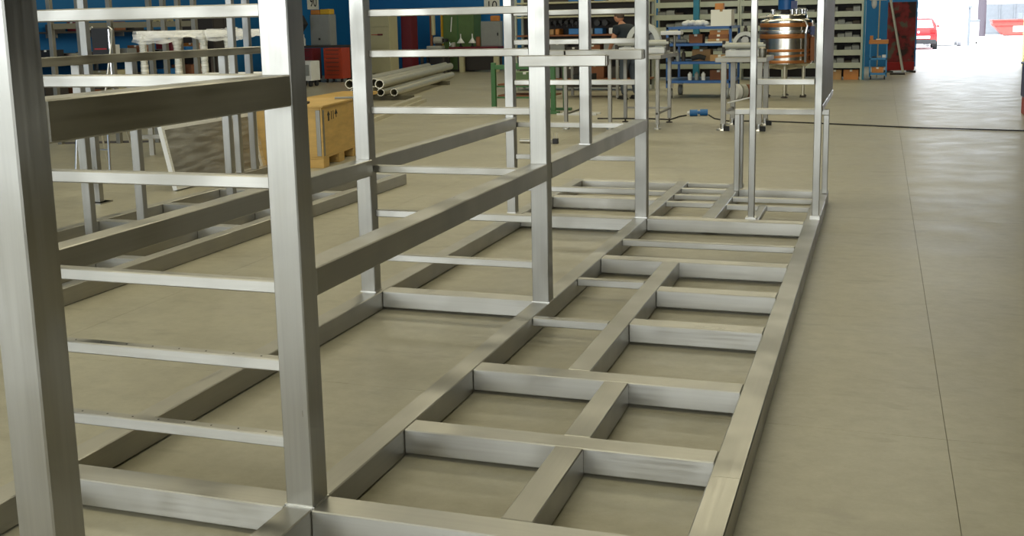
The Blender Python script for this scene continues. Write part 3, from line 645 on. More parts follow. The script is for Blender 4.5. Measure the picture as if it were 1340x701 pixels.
for k, (dx, dy) in enumerate(((0.22, -0.25), (0.32, -0.12), (0.14, -0.33), (-0.25, -0.22), (0.36, 0.05))):
    lgx = B().lathe((cx+dx, cy+dy, 0), [(0.035, 1.6), (0.035, 1.74), (0.05, 1.745), (0.05, 1.78), (0.02, 1.79)], 12).obj('nozzle', 'chrome', TK, smooth=True)
B().tube((cx-0.5, cy-0.3, 1.64), (cx+0.05, cy-0.36, 1.665), 0.014).obj('lid_bar', 'chrome', TK)
B().path([(cx+0.40, cy-0.37, 1.55), (cx+0.45, cy-0.42, 1.45), (cx+0.42, cy-0.43, 1.30), (cx+0.42, cy-0.43, 0.72)], 0.022).obj('side_pipe', 'chrome', TK, smooth=True)
B().path([(cx+0.60, cy-0.25, 1.50), (cx+0.60, cy-0.25, 0.70)], 0.018).obj('side_pipe', 'chrome', TK, smooth=True)
B().box(cx+0.50, cx+0.70, cy-0.22, cy+0.05, 0.74, 1.22, 0.008).obj('control_box', 'brown_box', TK)
B().box(cx+0.49, cx+0.60, cy-0.20, cy-0.18, 1.26, 1.44, 0.004).obj('gauge_plate', 'dark_blue', TK)
# ================================================================ small parts shelving behind the trolley and tank
def shelving(x0, x1, y0, nm_lab, zs, lipz, depth=0.6, h=2.35):
    t = thing('parts_shelving', nm_lab, 'shelf', ((x0+x1)/2, y0+depth/2, 0))
    for x in (x0, x1-0.05):
        for y in (y0, y0+depth-0.05): box('upright', x, x+0.05, y, y+0.05, 0, h, 'rack_paint', t, 0.003)
    box('back_sheet', x0+0.05, x1-0.05, y0+depth-0.02, y0+depth-0.005, 0.05, h, 'dark', t)
    for z in zs:
        box('shelf_board', x0+0.05, x1-0.05, y0+0.02, y0+depth-0.02, z-0.02, z, 'rack_paint', t)
        box('shelf_lip', x0+0.05, x1-0.05, y0, y0+0.018, z-0.02, z+lipz, 'rack_paint', t, 0.002)
    return t
zs = [0.32, 0.645, 0.97, 1.295, 1.62, 1.945]
SHX = [(-4.02, -2.92), (-2.91, -1.75), (-1.74, -0.60), (-0.59, 0.46), (0.47, 1.36)]
SL = ['leftmost bay of the pale green parts shelving, behind the arched machine', 'second bay from the left of the pale green shelving', 'pale green shelving bay right above the white carton', 'pale green shelving bay behind the round tank', 'rightmost pale green shelving bay, beside the teal end panel']
cnt = 0
for k, (a, b_) in enumerate(SHX):
    yb = 26.62-0.02*k
    shelving(a, b_, yb, SL[k], zs, 0.12)
    for r, z in enumerate(zs[:-1]):
        n = 4
        for q in range(n):
            if (k*7+r*3+q*5) % 9 == 0: continue
            bw = (b_-a-0.16)/n; x = a+0.08+q*bw
            hgt = 0.14+0.04*((k+q+r) % 3)
            o = tag(B().prism([(yb+0.03, z+0.0005), (yb+0.45, z+0.0005), (yb+0.45, z+hgt+0.04), (yb+0.12, z+hgt+0.04), (yb+0.03, z+hgt)], 0, x+0.006, x+bw-0.006).obj('storage_bin', ('grey_plastic', 'grey_plastic', 'dark', 'grey_plastic')[(k+r+q) % 4]),
                '%s bin, %s on shelf %s, %s' % (('grey', 'grey', 'black', 'grey')[(k+r+q) % 4], ('first', 'second', 'third', 'fourth')[q], ('one', 'two', 'three', 'four', 'five')[r]+' from the floor', ('leftmost shelving bay', 'second shelving bay', 'middle shelving bay', 'bay behind the tank', 'rightmost shelving bay')[k]), 'bin', 'bins on the parts shelving')
def teal(x, y0, y1, lab): return tag(B().box(x, x+0.10, y0, y1, 0, 2.6, 0.004).obj('end_panel', 'teal_paint'), lab, 'panel')
tag(box('teal_post', 1.365, 1.41, 26.5, 27.3, 0, 2.6, 'teal_paint', None, 0.004), 'tall teal end panel at the right end of the shelving', 'panel')
tag(box('teal_post', -2.83, -2.68, 25.75, 25.9, 0, 2.8, 'teal_paint', None, 0.004), 'tall teal post standing before the shelving, above the blue trolley', 'post')
carton('brown_carton', (0.53, 0.86, 26.62, 26.9, 0.0, 0.25), 'cardboard', 'left tan carton on the floor under the rightmost shelving bay')
carton('brown_carton', (0.91, 1.28, 26.62, 26.9, 0.0, 0.25), 'orange', 'right orange carton on the floor under the rightmost shelving bay')
# tilted items in the top row of the right bay
tag(B().box(0.95, 1.25, 26.70, 26.95, 1.9455, 2.05, 0.02).obj('yellow_sack', 'olive_green_paint'), 'olive sack on the top shelf of the rightmost bay', 'sack')
# ================================================================ small blue cart, red panel, poles by the gate
CA = thing('tool_cart', 'small light blue cart with an orange tray on top, beside the teal panel', 'cart', (1.75, 26.85, 0))
for x in (1.53, 1.93):
    for y in (26.62, 27.1): box('post', x, x+0.035, y, y+0.035, 0.07, 0.90, 'light_blue_paint', CA, 0.003)
for z in (0.12, 0.50): box('shelf', 1.53, 1.965, 26.62, 27.135, z, z+0.05, 'light_blue_paint', CA, 0.003)
box('tray', 1.51, 1.985, 26.60, 27.15, 0.90, 1.00, 'orange', CA, 0.008)
for x in (1.56, 1.90):
    for y in (26.65, 27.09): B().tube((x, y, 0.035), (x+0.03, y, 0.035), 0.035, 12).obj('wheel', 'rubber', CA)
B().tube((1.44, 26.8, 0.60), (1.53, 26.8, 0.60), 0.012).obj('handle', 'light_blue_paint', CA)
carton('orange_box', (1.60, 1.88, 26.66, 26.95, 0.1702, 0.31), 'orange', 'orange box on the lower shelf of the small cart')
item('orange_box', (1.53, 1.61, 26.64, 26.76, 1.0005, 1.11), 'orange', 'little orange box at the left of the cart tray')
item('white_rag', (1.68, 1.80, 26.65, 26.8, 1.0005, 1.03), 'white_paint', 'white rag in the cart tray', 'rag', 0.01)
for k in range(3): tag(B().box(1.60+0.12*k, 1.70+0.12*k, 26.66, 26.8, 0.5505, 0.585+0.02*k, 0.006).obj('tool_block', ('black', 'grey_paint', 'white_paint')[k]), '%s block on the middle shelf of the small cart' % ('black', 'grey', 'white')[k], 'block')
RP = thing('metal_screen', 'tall red paint-spattered metal screen near the open gate', 'screen', (2.4, 30.2, 0))
RR = Matrix.Rotation(math.radians(18), 3, 'Z'); pr_ = (2.3, 30.3, 0)
B().box(1.93, 2.71, 30.22, 30.28, 0.30, 1.97, 0.006, rot=RR, piv=pr_).obj('sheet', 'splatter', RP)
B().box(1.93, 2.71, 30.20, 30.30, 0.06, 0.298, 0.006, rot=RR, piv=pr_).obj('bottom_board', 'red_paint', RP)
for x in (1.98, 2.62): B().box(x, x+0.05, 29.95, 30.6, 0, 0.058, rot=RR, piv=pr_).obj('foot', 'dark', RP)
tag(B().tube((2.42, 29.75, 0.0), (2.00, 30.10, 2.15), 0.035, 12).obj('leaning_pole', 'machine_grey'), 'pale pole leaning against the red spattered screen', 'pole')
br = thing('push_broom', 'long-handled broom standing head up behind the small blue cart', 'broom', (1.72, 27.5, 0))
B().tube((1.72, 27.5, 0), (1.74, 27.52, 2.0), 0.016, 8).obj('handle', 'pale_wood', br)
box('broom_head', 1.58, 1.92, 27.49, 27.55, 2.0, 2.05, 'white_paint', br, 0.006); box('bristles', 1.59, 1.91, 27.5, 27.54, 2.05, 2.14, 'white_plastic', br)
b = B(); b.ball((1.60, 27.36, 1.93), 0.09, 10, 8, (0.8, .5, 1.6)).ball((1.56, 27.36, 2.05), 0.08, 10, 8, (1.2, .5, .8))
b.tube((1.425, 27.2, 2.12), (1.60, 27.36, 2.06), 0.008)
tag(b.obj('hanging_rag', 'white_paint', None, smooth=True), 'white rag hanging from a hook by the teal panel', 'rag')
b = B(); b.box(2.06, 2.45, 28.9, 29.2, 0, 0.05, 0.01); tag(b.obj('floor_plate', 'dark'), 'low dark plate on the floor at the foot of the leaning pole', 'plate')
PB = thing('blue_bin', 'dark blue and red bin at the right edge of the photograph', 'bin', (4.2, 16.4, 0))
box('body', 3.99, 4.5, 16.1, 16.7, 0.28, 0.80, 'dark_blue', PB, 0.015); box('base', 4.01, 4.48, 16.12, 16.68, 0.0, 0.28, 'red_paint', PB, 0.01); box('rim', 3.97, 4.52, 16.08, 16.72, 0.80, 0.84, 'dark_blue', PB, 0.01)
# ================================================================ tool rack with the person in front
RK = thing('tool_rack', 'dark tool rack with board shelves behind the person', 'rack', (-4.9, 22.6, 0))
rx0, rx1, ry = -6.6, -3.3, 22.4
for x in (rx0, -4.95, rx1-0.06): box('upright', x, x+0.06, ry, ry+0.06, 0, 2.5, 'rack_paint', RK); box('upright', x, x+0.06, ry+0.55, ry+0.61, 0, 2.5, 'rack_paint', RK)
for z in (0.25, 0.80, 1.28, 1.72, 2.05): box('shelf_board', rx0, rx1, ry, ry+0.6, z, z+0.04, 'beige_paint' if z > 1.6 else 'brown_box', RK, 0.003)
box('back_sheet', rx0, rx1, ry+0.615, ry+0.635, 0.1, 2.5, 'dark', RK)
for k, (x, z, wd, hg, m, lab) in enumerate(((-5.25, 2.0902, .28, .17, 'blue_plastic', 'blue bin on the top shelf of the tool rack'), (-4.62, 2.0902, .20, .14, 'blue_plastic', 'small blue bin right of the middle post on the top rack shelf'), (-4.28, 2.0902, .26, .14, 'white_plastic', 'small white box on the top shelf of the tool rack'), (-3.86, 2.0902, .48, .16, 'white_plastic', 'long white box at the right end of the top rack shelf'),
        (-5.25, 1.3202, .26, .14, 'blue_plastic', 'blue bin between tools on the middle rack shelf'), (-4.62, 1.3202, .2, .14, 'blue_plastic', 'blue bin near the person on the middle rack shelf'), (-4.27, 1.3202, .28, .14, 'white_plastic', 'white box beside the person on the middle rack shelf'),
        (-5.72, 1.3202, .10, .13, 'cardboard', 'narrow tan box at the left of the middle rack shelf'), (-5.58, 1.3202, .10, .14, 'orange', 'narrow orange box at the left of the middle rack shelf'), (-4.86, 1.3202, .20, .14, 'grey_plastic', 'grey bin in the centre of the middle rack shelf'))):
    tag(B().prism([(z, ry+0.03), (z, ry+0.4), (z+hg, ry+0.42), (z+hg, ry+0.0)][::1], 0, x, x+wd).obj('storage_bin', m) if False else B().box(x, x+wd, ry+0.02, ry+0.4, z, z+hg, 0.012).obj('storage_bin', m), lab, 'bin')
for k in range(9):
    x = (-5.85, -5.70, -5.56, -5.42, 0, -5.28, -5.14, -5.03, -4.80)[k]; z = 1.695; L_ = 0.03+0.02*((k*5) % 3)
    if k == 4: continue
    t = thing('hand_drill', '%s black power tool hanging under the upper rack shelf' % ('leftmost', 'second from left', 'third from left', 'fourth from left', '', 'fifth from left', 'sixth from left', 'seventh from left', 'rightmost')[k], 'tool', (x, ry+0.1, z-L_))
    B().tube((x, ry+0.1, z-L_), (x, ry+0.1, z+0.024), 0.018, 8).obj('hanger', 'dark', t)
    B().tube((x-0.01, ry-0.05, z-L_-0.04), (x+0.01, ry+0.22, z-L_-0.03), 0.045, 12).obj('body', 'black', t, smooth=True)
    B().tube((x+0.01, ry-0.02, z-L_-0.15), (x, ry, z-L_-0.05), 0.024, 10).obj('grip', 'black', t, smooth=True)
for k, x in enumerate((-4.55, -4.36)):
    t = thing('hose_reel', '%s black round reel on the rack right of the middle post' % ('left', 'right')[k], 'reel', (x, ry+0.1, 1.58))
    B().tube((x, ry+0.0, 1.58), (x, ry+0.2, 1.58), 0.07, 16).obj('drum', 'black', t, smooth=True); B().tube((x, ry+0.1, 1.64), (x, ry+0.1, 1.719), 0.012, 8).obj('hanger', 'dark', t)
for k in range(6):
    x = (-6.52, -6.12, -5.72, -5.32, -4.85, -4.40)[k]
    carton('parts_box', (x, x+0.36, ry+0.04, ry+0.42, 0.8402, 1.02+0.05*(k % 3)), ('dark', 'brown_box', 'grey_paint')[k % 3], '%s box on the waist-high shelf of the tool rack' % ('leftmost dark', 'second, brown', 'third, grey', 'fourth, dark', 'fifth, brown', 'rightmost grey')[k])
for k in range(5):
    x = (-6.5, -5.95, -5.45, -4.85, -4.3)[k]
    carton('parts_box', (x, x+0.45, ry+0.04, ry+0.45, 0.2902, 0.55+0.05*(k % 2)), ('dark', 'grey_paint', 'dark', 'brown_box', 'dark')[k], '%s box on the bottom shelf of the tool rack' % ('far left dark', 'second, grey', 'middle dark', 'fourth, brown', 'far right dark')[k])
# a work table between the long table and the rack, with a vise
WT = thing('work_table', 'low wooden work table the person bends over', 'table', (-4.15, 20.2, 0))
box('top', -4.75, -3.45, 19.95, 20.75, 0.86, 0.92, 'brown_box', WT, 0.004)
for x in (-4.72, -3.54):
    for y in (19.98, 20.66): box('leg', x, x+0.06, y, y+0.06, 0, 0.86, 'old_steel', WT)
box('lower_shelf', -4.7, -3.5, 20.0, 20.7, 0.22, 0.25, 'dark', WT)
tag(B().box(-4.4, -4.0, 20.15, 20.5, 0.9202, 1.02, 0.01).tube((-4.2, 20.15, 0.98), (-4.2, 20.0, 0.98), 0.02).obj('machine_part', 'machine_grey'), 'grey metal part on the work table before the person', 'part')
tag(B().box(-4.5, -4.1, 20.05, 20.55, 0.2502, 0.5, 0.01).obj('dark_case', 'black'), 'black case on the lower shelf of the work table', 'case')
# ---------------------------------------------------------------- person
def skin_obj(name, verts, edges, radii, m, parent, sub=2):
    me = bpy.data.meshes.new(name); me.from_pydata(verts, edges, [])
    o = bpy.data.objects.new(name, me); COL.objects.link(o)
    o.modifiers.new('skin', 'SKIN'); sv = me.skin_vertices[0].data
    for v, r in zip(sv, radii): v.radius = (r, r) if not isinstance(r, tuple) else r
    sv[0].use_root = True
    ss = o.modifiers.new('sub', 'SUBSURF'); ss.levels = sub; ss.render_levels = sub
    bpy.context.view_layer.update()
    me2 = bpy.data.meshes.new_from_object(o.evaluated_get(bpy.context.evaluated_depsgraph_get()))
    me2.name = name
    loc = parent.location
    me2.transform(Matrix.Translation(-Vector(loc))); me2.materials.clear(); me2.materials.append(mm(m))
    for f in me2.polygons: f.use_smooth = True
    bpy.data.objects.remove(o)
    o2 = bpy.data.objects.new(name, me2); COL.objects.link(o2); o2.parent = parent
    return o2
PX, PY = -3.17, 19.62
P = thing('person', 'person in a dark t-shirt and grey jeans, bending over the low work table', 'person', (PX, PY, 0))
CA_, SA_ = math.cos(math.radians(38)), math.sin(math.radians(38))
def W(f, s, z): return (PX-f*CA_-s*SA_, PY+f*SA_-s*CA_, z)        # f: forward (towards -X), s: towards the camera side
# body: pelvis, spine, neck, head, arms, legs in one skinned surface
V = [W(0.0, 0, 0.96), W(0.05, 0, 1.10), W(0.12, 0, 1.30), W(0.20, 0, 1.47), W(0.245, 0, 1.56), W(0.28, 0, 1.62),
     W(0.19, 0.17, 1.46), W(0.27, 0.22, 1.20), W(0.44, 0.17, 1.02), W(0.50, 0.15, 0.985),
     W(0.19, -0.17, 1.46), W(0.29, -0.23, 1.20), W(0.46, -0.16, 1.03), W(0.52, -0.14, 0.99),
     W(0.0, 0.10, 0.90), W(0.06, 0.12, 0.50), W(-0.01, 0.13, 0.10),
     W(0.0, -0.10, 0.90), W(0.0, -0.12, 0.49), W(-0.10, -0.13, 0.10)]
E_ = [(0, 1), (1, 2), (2, 3), (3, 4), (4, 5), (3, 6), (6, 7), (7, 8), (8, 9), (3, 10), (10, 11), (11, 12), (12, 13), (0, 14), (14, 15), (15, 16), (0, 17), (17, 18), (18, 19)]
Rd = [0.15, 0.14, 0.15, 0.13, 0.06, 0.055, 0.075, 0.052, 0.036, 0.030, 0.075, 0.052, 0.036, 0.030, 0.10, 0.068, 0.048, 0.10, 0.068, 0.048]
skin_obj('body', V, E_, Rd, 'skin', P)
skin_obj('shirt', [W(0.02, 0, 0.97), W(0.06, 0, 1.10), W(0.12, 0, 1.30), W(0.19, 0, 1.46), W(0.225, 0, 1.53), W(0.19, 0.17, 1.46), W(0.235, 0.205, 1.31), W(0.19, -0.17, 1.46), W(0.24, -0.21, 1.31)],
         [(0, 1), (1, 2), (2, 3), (3, 4), (3, 5), (5, 6), (3, 7), (7, 8)], [0.19, 0.19, 0.205, 0.18, 0.085, 0.11, 0.085, 0.11, 0.085], 'shirt', P)
skin_obj('trousers', [W(0.0, 0, 0.98), W(0.0, 0.10, 0.88), W(0.06, 0.12, 0.50), W(-0.01, 0.13, 0.09), W(0.0, -0.10, 0.88), W(0.0, -0.12, 0.49), W(-0.10, -0.13, 0.09)],
         [(0, 1), (1, 2), (2, 3), (0, 4), (4, 5), (5, 6)], [0.165, 0.12, 0.085, 0.072, 0.12, 0.085, 0.072], 'jeans', P)
hd = B().ball(W(0.33, 0, 1.70), 0.098, 20, 14, (1.08, 0.80, 1.18)).obj('head', 'skin', P, smooth=True)
b = B()
b.ball(W(0.435, 0, 1.675), 0.020, 8, 6, (1.2, .8, 1)); b.obj('nose', 'skin', hd, smooth=True)
for s in (0.081, -0.081): B().ball(W(0.315, s, 1.69), 0.028, 10, 8, (.8, .35, 1.1)).obj('ear', 'skin', hd, smooth=True)
for s in (0.034, -0.034): B().ball(W(0.421, s, 1.715), 0.011, 8, 6).obj('eye', 'ink', hd, smooth=True)
B().ball(W(0.424, 0, 1.636), 0.006, 8, 6, (1, 3.2, .7)).obj('mouth', 'brown_box', hd)
B().ball(W(0.315, 0, 1.735), 0.098, 20, 12, (1.10, 0.86, 0.95)).obj('hair', 'hair', hd, smooth=True)
for s, fw in ((0.15, 0.50), (-0.14, 0.52)):
    hv = [W(fw, s, 0.985), W(fw+0.05, s, 0.968)]; he = [(0, 1)]; hr = [0.032, 0.036]
    for q in range(4):
        o_ = (q-1.5)*0.021; ln = (0.062, 0.078, 0.082, 0.066)[q] if s > 0 else (0.066, 0.082, 0.078, 0.062)[q]
        i0 = len(hv); hv += [W(fw+0.085, s+o_, 0.962), W(fw+0.085+ln*0.55, s+o_*1.15, 0.952), W(fw+0.085+ln, s+o_*1.2, 0.936)]
        he += [(1, i0), (i0, i0+1), (i0+1, i0+2)]; hr += [0.0105, 0.0095, 0.008]
    i0 = len(hv); sg = -1 if s > 0 else 1
    hv += [W(fw+0.03, s+sg*0.042, 0.962), W(fw+0.065, s+sg*0.062, 0.952), W(fw+0.095, s+sg*0.064, 0.942)]; he += [(0, i0), (i0, i0+1), (i0+1, i0+2)]; hr += [0.014, 0.0115, 0.009]
    skin_obj('hand', hv, he, hr, 'skin', P, 1)
for s, fx in ((0.13, -0.01), (-0.13, -0.10)):
    c = W(fx, s, 0)
    b = B(); b.box(c[0]-0.20, c[0]+0.075, c[1]-0.05, c[1]+0.05, 0.0, 0.03, 0.008); b.ball((c[0]-0.11, c[1], 0.045), 0.05, 12, 8, (1.75, 0.95, 0.8)); b.ball((c[0]+0.0, c[1], 0.07), 0.06, 12, 8, (1.1, 0.85, 1.1))
    bmesh.ops.rotate(b.bm, cent=c, matrix=Matrix.Rotation(-math.radians(38), 3, 'Z'), verts=list(b.bm.verts))
    b.obj('shoe', 'black', P, smooth=True)
# ================================================================ machines and cupboards at the back left
CB = thing('metal_cupboard', 'tall beige metal cupboard with a red stripe on its door, beyond the pipes', 'cupboard', (-13.6, 30, 0))
box('body', -13.98, -13.27, 29.75, 30.35, 0.06, 1.96, 'beige_paint', CB, 0.006); box('plinth', -13.95, -13.30, 29.78, 30.3, 0, 0.06, 'dark', CB)
box('upper_door', -13.96, -13.29, 29.725, 29.75, 1.58, 1.94, 'beige_paint', CB, 0.004); box('lower_door', -13.96, -13.29, 29.725, 29.75, 0.09, 1.55, 'beige_paint', CB, 0.004)
box('stripe', -13.93, -13.52, 29.72, 29.725, 1.31, 1.335, 'orange_red_paint', CB); box('handle', -13.70, -13.52, 29.70, 29.72, 1.30, 1.35, 'dark_red_paint', CB, 0.004)
RL = thing('red_locker', 'dark red locker just right of the beige cupboard', 'locker', (-13.0, 31, 0))
box('body', -13.35, -12.97, 30.8, 31.3, 0.05, 1.95, 'dark_red_paint', RL, 0.006); box('door', -13.33, -12.99, 30.78, 30.8, 0.1, 1.92, 'dark_red_paint', RL, 0.003); box('base', -13.33, -12.99, 30.82, 31.28, 0, 0.05, 'dark', RL)
# dark bench with pillar drill and vise
WB = thing('workbench', 'dark steel workbench against the blue back wall carrying a pillar drill', 'bench', (-12.4, 31.6, 0))
box('top', -12.95, -12.06, 31.35, 32.0, 0.72, 0.80, 'dark', WB, 0.004)
for x in (-12.93, -12.16):
    for y in (31.38, 31.88): box('leg', x, x+0.08, y, y+0.08, 0, 0.72, 'dark', WB)
box('lower_shelf', -12.84, -12.17, 31.4, 31.95, 0.2, 0.24, 'blue_paint', WB); box('back_panel', -12.84, -12.17, 31.96, 31.99, 0.26, 0.7, 'dark', WB)
DP = thing('pillar_drill', 'brown and grey pillar drill with a horizontal spindle on the dark workbench', 'drill', (-12.5, 31.6, 0.80))
B().tube((-12.62, 31.65, 0.80), (-12.62, 31.65, 1.95), 0.05, 12).obj('column', 'brown_box', DP); B().box(-12.75, -12.2, 31.5, 31.8, 0.8002, 0.90, 0.01).obj('base', 'machine_grey', DP)
B().box(-12.58, -12.5, 31.55, 31.75, 1.25, 1.95, 0.02).obj('cover', 'beige_paint', DP); B().tube((-12.5, 31.62, 1.08), (-12.2, 31.62, 1.08), 0.12, 16).obj('motor', 'machine_grey', DP, smooth=True)
B().tube((-12.2, 31.62, 1.08), (-12.0, 31.62, 1.08), 0.035, 12).obj('spindle', 'black', DP); B().tube((-12.12, 31.62, 1.02), (-12.12, 31.62, 1.14), 0.09, 12).obj('chuck', 'black', DP)
B().box(-12.45, -12.25, 31.55, 31.7, 0.90, 1.0).obj('motor_foot', 'dark', DP)
GC = thing('green_machine', 'tall olive green machine cupboard with a yellow side rail', 'machine', (-12.0, 33, 0))
box('body', -12.55, -11.42, 32.55, 33.3, 0.05, 2.05, 'olive_green_paint', GC, 0.01); box('front_seam', -12.02, -11.99, 32.54, 32.55, 0.1, 2.0, 'green_paint', GC)
box('top_board', -12.75, -11.35, 32.5, 33.35, 2.05, 2.16, 'pale_wood', GC, 0.005); box('side_rail', -12.62, -12.56, 32.5, 32.6, 0.0, 2.05, 'yellow_paint', GC)
B().tube((-12.25, 32.5, 1.35), (-12.20, 32.5, 1.85), 0.02, 8).obj('lever', 'white_paint', GC); box('base', -12.5, -11.45, 32.6, 33.25, 0, 0.05, 'dark', GC)
B2 = thing('workbench', 'dark red topped bench on white legs in front of the green machine', 'bench', (-11.3, 32, 0))
box('top', -12.0, -10.25, 31.65, 32.25, 0.78, 0.85, 'dark_red_paint', B2, 0.004)
for x in (-11.68, -10.45): box('leg', x, x+0.16, 31.75, 31.9, 0, 0.78, 'beige_paint', B2, 0.004)
box('rear_panel', -11.9, -10.3, 32.18, 32.22, 0.05, 0.78, 'dark', B2)
for k, x in enumerate((-11.66, -11.24)):
    t = thing('cone_lamp', '%s of two bright metal cones standing on the dark red bench' % ('left', 'right')[k], 'lamp', (x, 31.9, 0.85))
    B().lathe((x, 31.9, 0.8502), [(0.13, 0.12), (0.135, 0.13), (0.04, 0.26), (0.02, 0.30), (0.02, 0.42), (0.01, 0.43)], 18).obj('cone', 'white_paint', t, smooth=True)
    B().lathe((x, 31.9, 0.8502), [(0.07, 0), (0.07, 0.02), (0.03, 0.04), (0.03, 0.12)], 12).obj('stand', 'black', t)
VS = thing('bench_vise', 'small bench vise at the left end of the dark red bench', 'vise', (-11.9, 31.75, 0.85))
B().box(-11.93, -11.83, 31.7, 31.85, 0.8502, 1.0, 0.01).obj('body', 'machine_grey', VS); B().tube((-12.0, 31.75, 0.95), (-11.93, 31.77, 0.95), 0.02).obj('screw', 'chrome', VS); B().tube((-12.0, 31.75, 0.88), (-12.0, 31.75, 1.02), 0.01).obj('bar', 'chrome', VS)
GP = thing('control_cabinet', 'plain grey control cabinet on the dark red bench right of the cones', 'cabinet', (-10.6, 32.1, 0.85))
box('body', -10.95, -10.26, 31.95, 32.2, 0.8502, 1.68, 'grey_paint', GP, 0.006); box('door', -10.92, -10.29, 31.93, 31.95, 0.88, 1.65, 'grey_paint', GP, 0.003); box('latch', -10.36, -10.32, 31.91, 31.93, 1.2, 1.3, 'black', GP)
item('red_can', (-11.10, -10.98, 31.85, 32.0, 0.8502, 1.18), 'brown_box', 'reddish can between the right cone and the grey cabinet', 'can', 0.02)
item('orange_case', (-10.62, -10.32, 31.98, 32.18, 1.6805, 1.86), 'orange', 'orange case on top of the grey cabinet on the dark red bench', 'case', 0.02)
def number_sign(x, y, z, body, lab, rot, wx, wz):
    t = thing('number_sign', lab, 'sign', (x, y, z))
    if rot is FACE_Y: box('plate', x-wx/2, x+wx/2, y, y+0.02, z-wz/2, z+wz/2, 'paper', t, 0.003); text('lettering', body, wz*1.0, (x, y-0.003, z), rot, 'ink', t)
    else: box('plate', x-0.02, x, y-wx/2, y+wx/2, z-wz/2, z+wz/2, 'paper', t, 0.003); text('lettering', body, wz*1.0, (x+0.003, y, z), rot, 'ink', t)
    return t
number_sign(-11.25, 33.97, 2.22, '10', 'white number sign on the back wall above the green machine', FACE_Y, 0.58, 0.42)
number_sign(-15.975, 29.7, 2.42, '90', 'white number sign on the blue left wall above the red tool chest', FACE_X, 0.75, 0.48)
text_s = thing('small_notice', 'small red and white notice on the blue left wall below the number sign', 'notice', (-15.98, 30.1, 1.75))
box('plate', -16.0, -15.98, 29.9, 30.25, 1.58, 1.86, 'orange_red_paint', text_s); box('white_band', -15.98, -15.975, 29.82, 30.04, 1.60, 1.84, 'paper', text_s)
# tool chest row along the left wall
def chest(x, y, lab, m, n=5):
    t = thing('tool_chest', lab, 'cabinet', (x, y, 0))
    box('body', x-0.30, x+0.30, y-0.22, y+0.30, 0.10, 1.0, m, t, 0.006)
    for k in range(n):
        z = 0.14+k*0.84/n
        dr = box('drawer', x-0.27, x+0.27, y-0.24, y-0.221, z, z+0.84/n-0.02, m, t, 0.004); box('handle', x-0.2, x+0.2, y-0.255, y-0.24, z+0.84/n-0.05, z+0.84/n-0.035, 'dark', dr)
    for sx in (-0.24, 0.24):
        for sy in (-0.16, 0.24): B().tube((x+sx-0.02, y+sy, 0.05), (x+sx+0.02, y+sy, 0.05), 0.05, 12).obj('castor', 'rubber', t)
    return t
chest(-13.45, 26.3, 'orange-red tool chest with stacked drawers below the grey panel', 'orange_red_paint', 7)
chest(-14.3, 26.1, 'dark red tool chest left of the orange-red one', 'dark_red_paint', 4)
chest(-15.0, 25.7, 'dark blue tool chest at the left of the chest row', 'blue_paint', 3)
BT = thing('long_bench', 'long dark bench behind the tool chests', 'bench', (-14.4, 27.2, 0))
box('top', -15.6, -13.2, 26.75, 27.5, 1.0, 1.06, 'dark', BT, 0.004)
for x in (-15.55, -13.30):
    for y in (26.8, 27.4): box('leg', x, x+0.07, y, y+0.07, 0, 1.0, 'old_steel', BT)
GB = thing('grey_cabinet', 'tall grey wall cabinet above the tool chests with a yellow case on it', 'cabinet', (-14.2, 27.2, 1.06))
box('body', -14.62, -13.95, 26.95, 27.35, 1.0602, 1.98, 'grey_paint', GB, 0.006); box('door', -14.59, -13.98, 26.93, 26.95, 1.09, 1.95, 'grey_paint', GB, 0.003); box('lock', -14.34, -14.28, 26.915, 26.93, 1.22, 1.28, 'black', GB)
item('yellow_case', (-14.3, -13.96, 27.0, 27.3, 1.9805, 2.14), 'yellow_paint', 'yellow case on top of the tall grey cabinet', 'case', 0.02); item('orange_case', (-14.62, -14.31, 27.0, 27.3, 1.9805, 2.12), 'orange', 'orange case beside the yellow case', 'case', 0.02)
tag(B().lathe((-14.86, 26.95, 1.0602), [(0.05, 0), (0.055, 0.2), (0.02, 0.26), (0.025, 0.34)], 12).obj('spray_can', 'white_plastic', None, smooth=True), 'white spray can on the bench left of the grey cabinet', 'can')
item('red_block', (-14.95, -14.90, 26.82, 26.9, 1.0602, 1.14), 'orange', 'tiny orange block beside the white spray can', 'block')
WH = thing('welding_hood', 'black welding screen hood on a stand left of the notice', 'hood', (-14.7, 25.4, 0))
B().prism([(-15.10, 1.50), (-14.55, 1.48), (-14.38, 1.70), (-14.52, 1.96), (-15.10, 2.0)], 1, 26.1, 26.4).obj('hood', 'black', WH); B().tube((-15.02, 26.4, 0.0), (-15.02, 26.4, 1.95), 0.03).obj('stand', 'white_paint', WH); B().box(-15.2, -14.9, 26.3, 26.55, 0, 0.03).obj('base', 'dark', WH)
WX = thing('white_unit', 'small white power unit on castors before the dark red chest', 'machine', (-13.2, 24.1, 0))
box('body', -13.50, -12.98, 23.9, 24.4, 0.16, 0.70, 'white_paint', WX, 0.012); box('dial_panel', -13.2, -13.04, 23.885, 23.9, 0.3, 0.6, 'grey_paint', WX); 
for x in (-13.42, -13.06):
    for y in (23.98, 24.32): B().tube((x-0.03, y, 0.08), (x+0.03, y, 0.08), 0.08, 14).obj('castor', 'rubber', WX)
for k, (x, y) in enumerate(((-13.3, 24.6),)):
    pass
b = B()
for k in range(5): b.ball((-14.05+0.05*k, 24.2+0.05*k, 1.28+0.08*math.sin(k*2.1)), 0.11, 10, 8, (0.7, 1, 1))
CO = thing('coat_stand', 'white coat draped over a stand before the welding hood', 'stand', (-13.95, 24.3, 0))
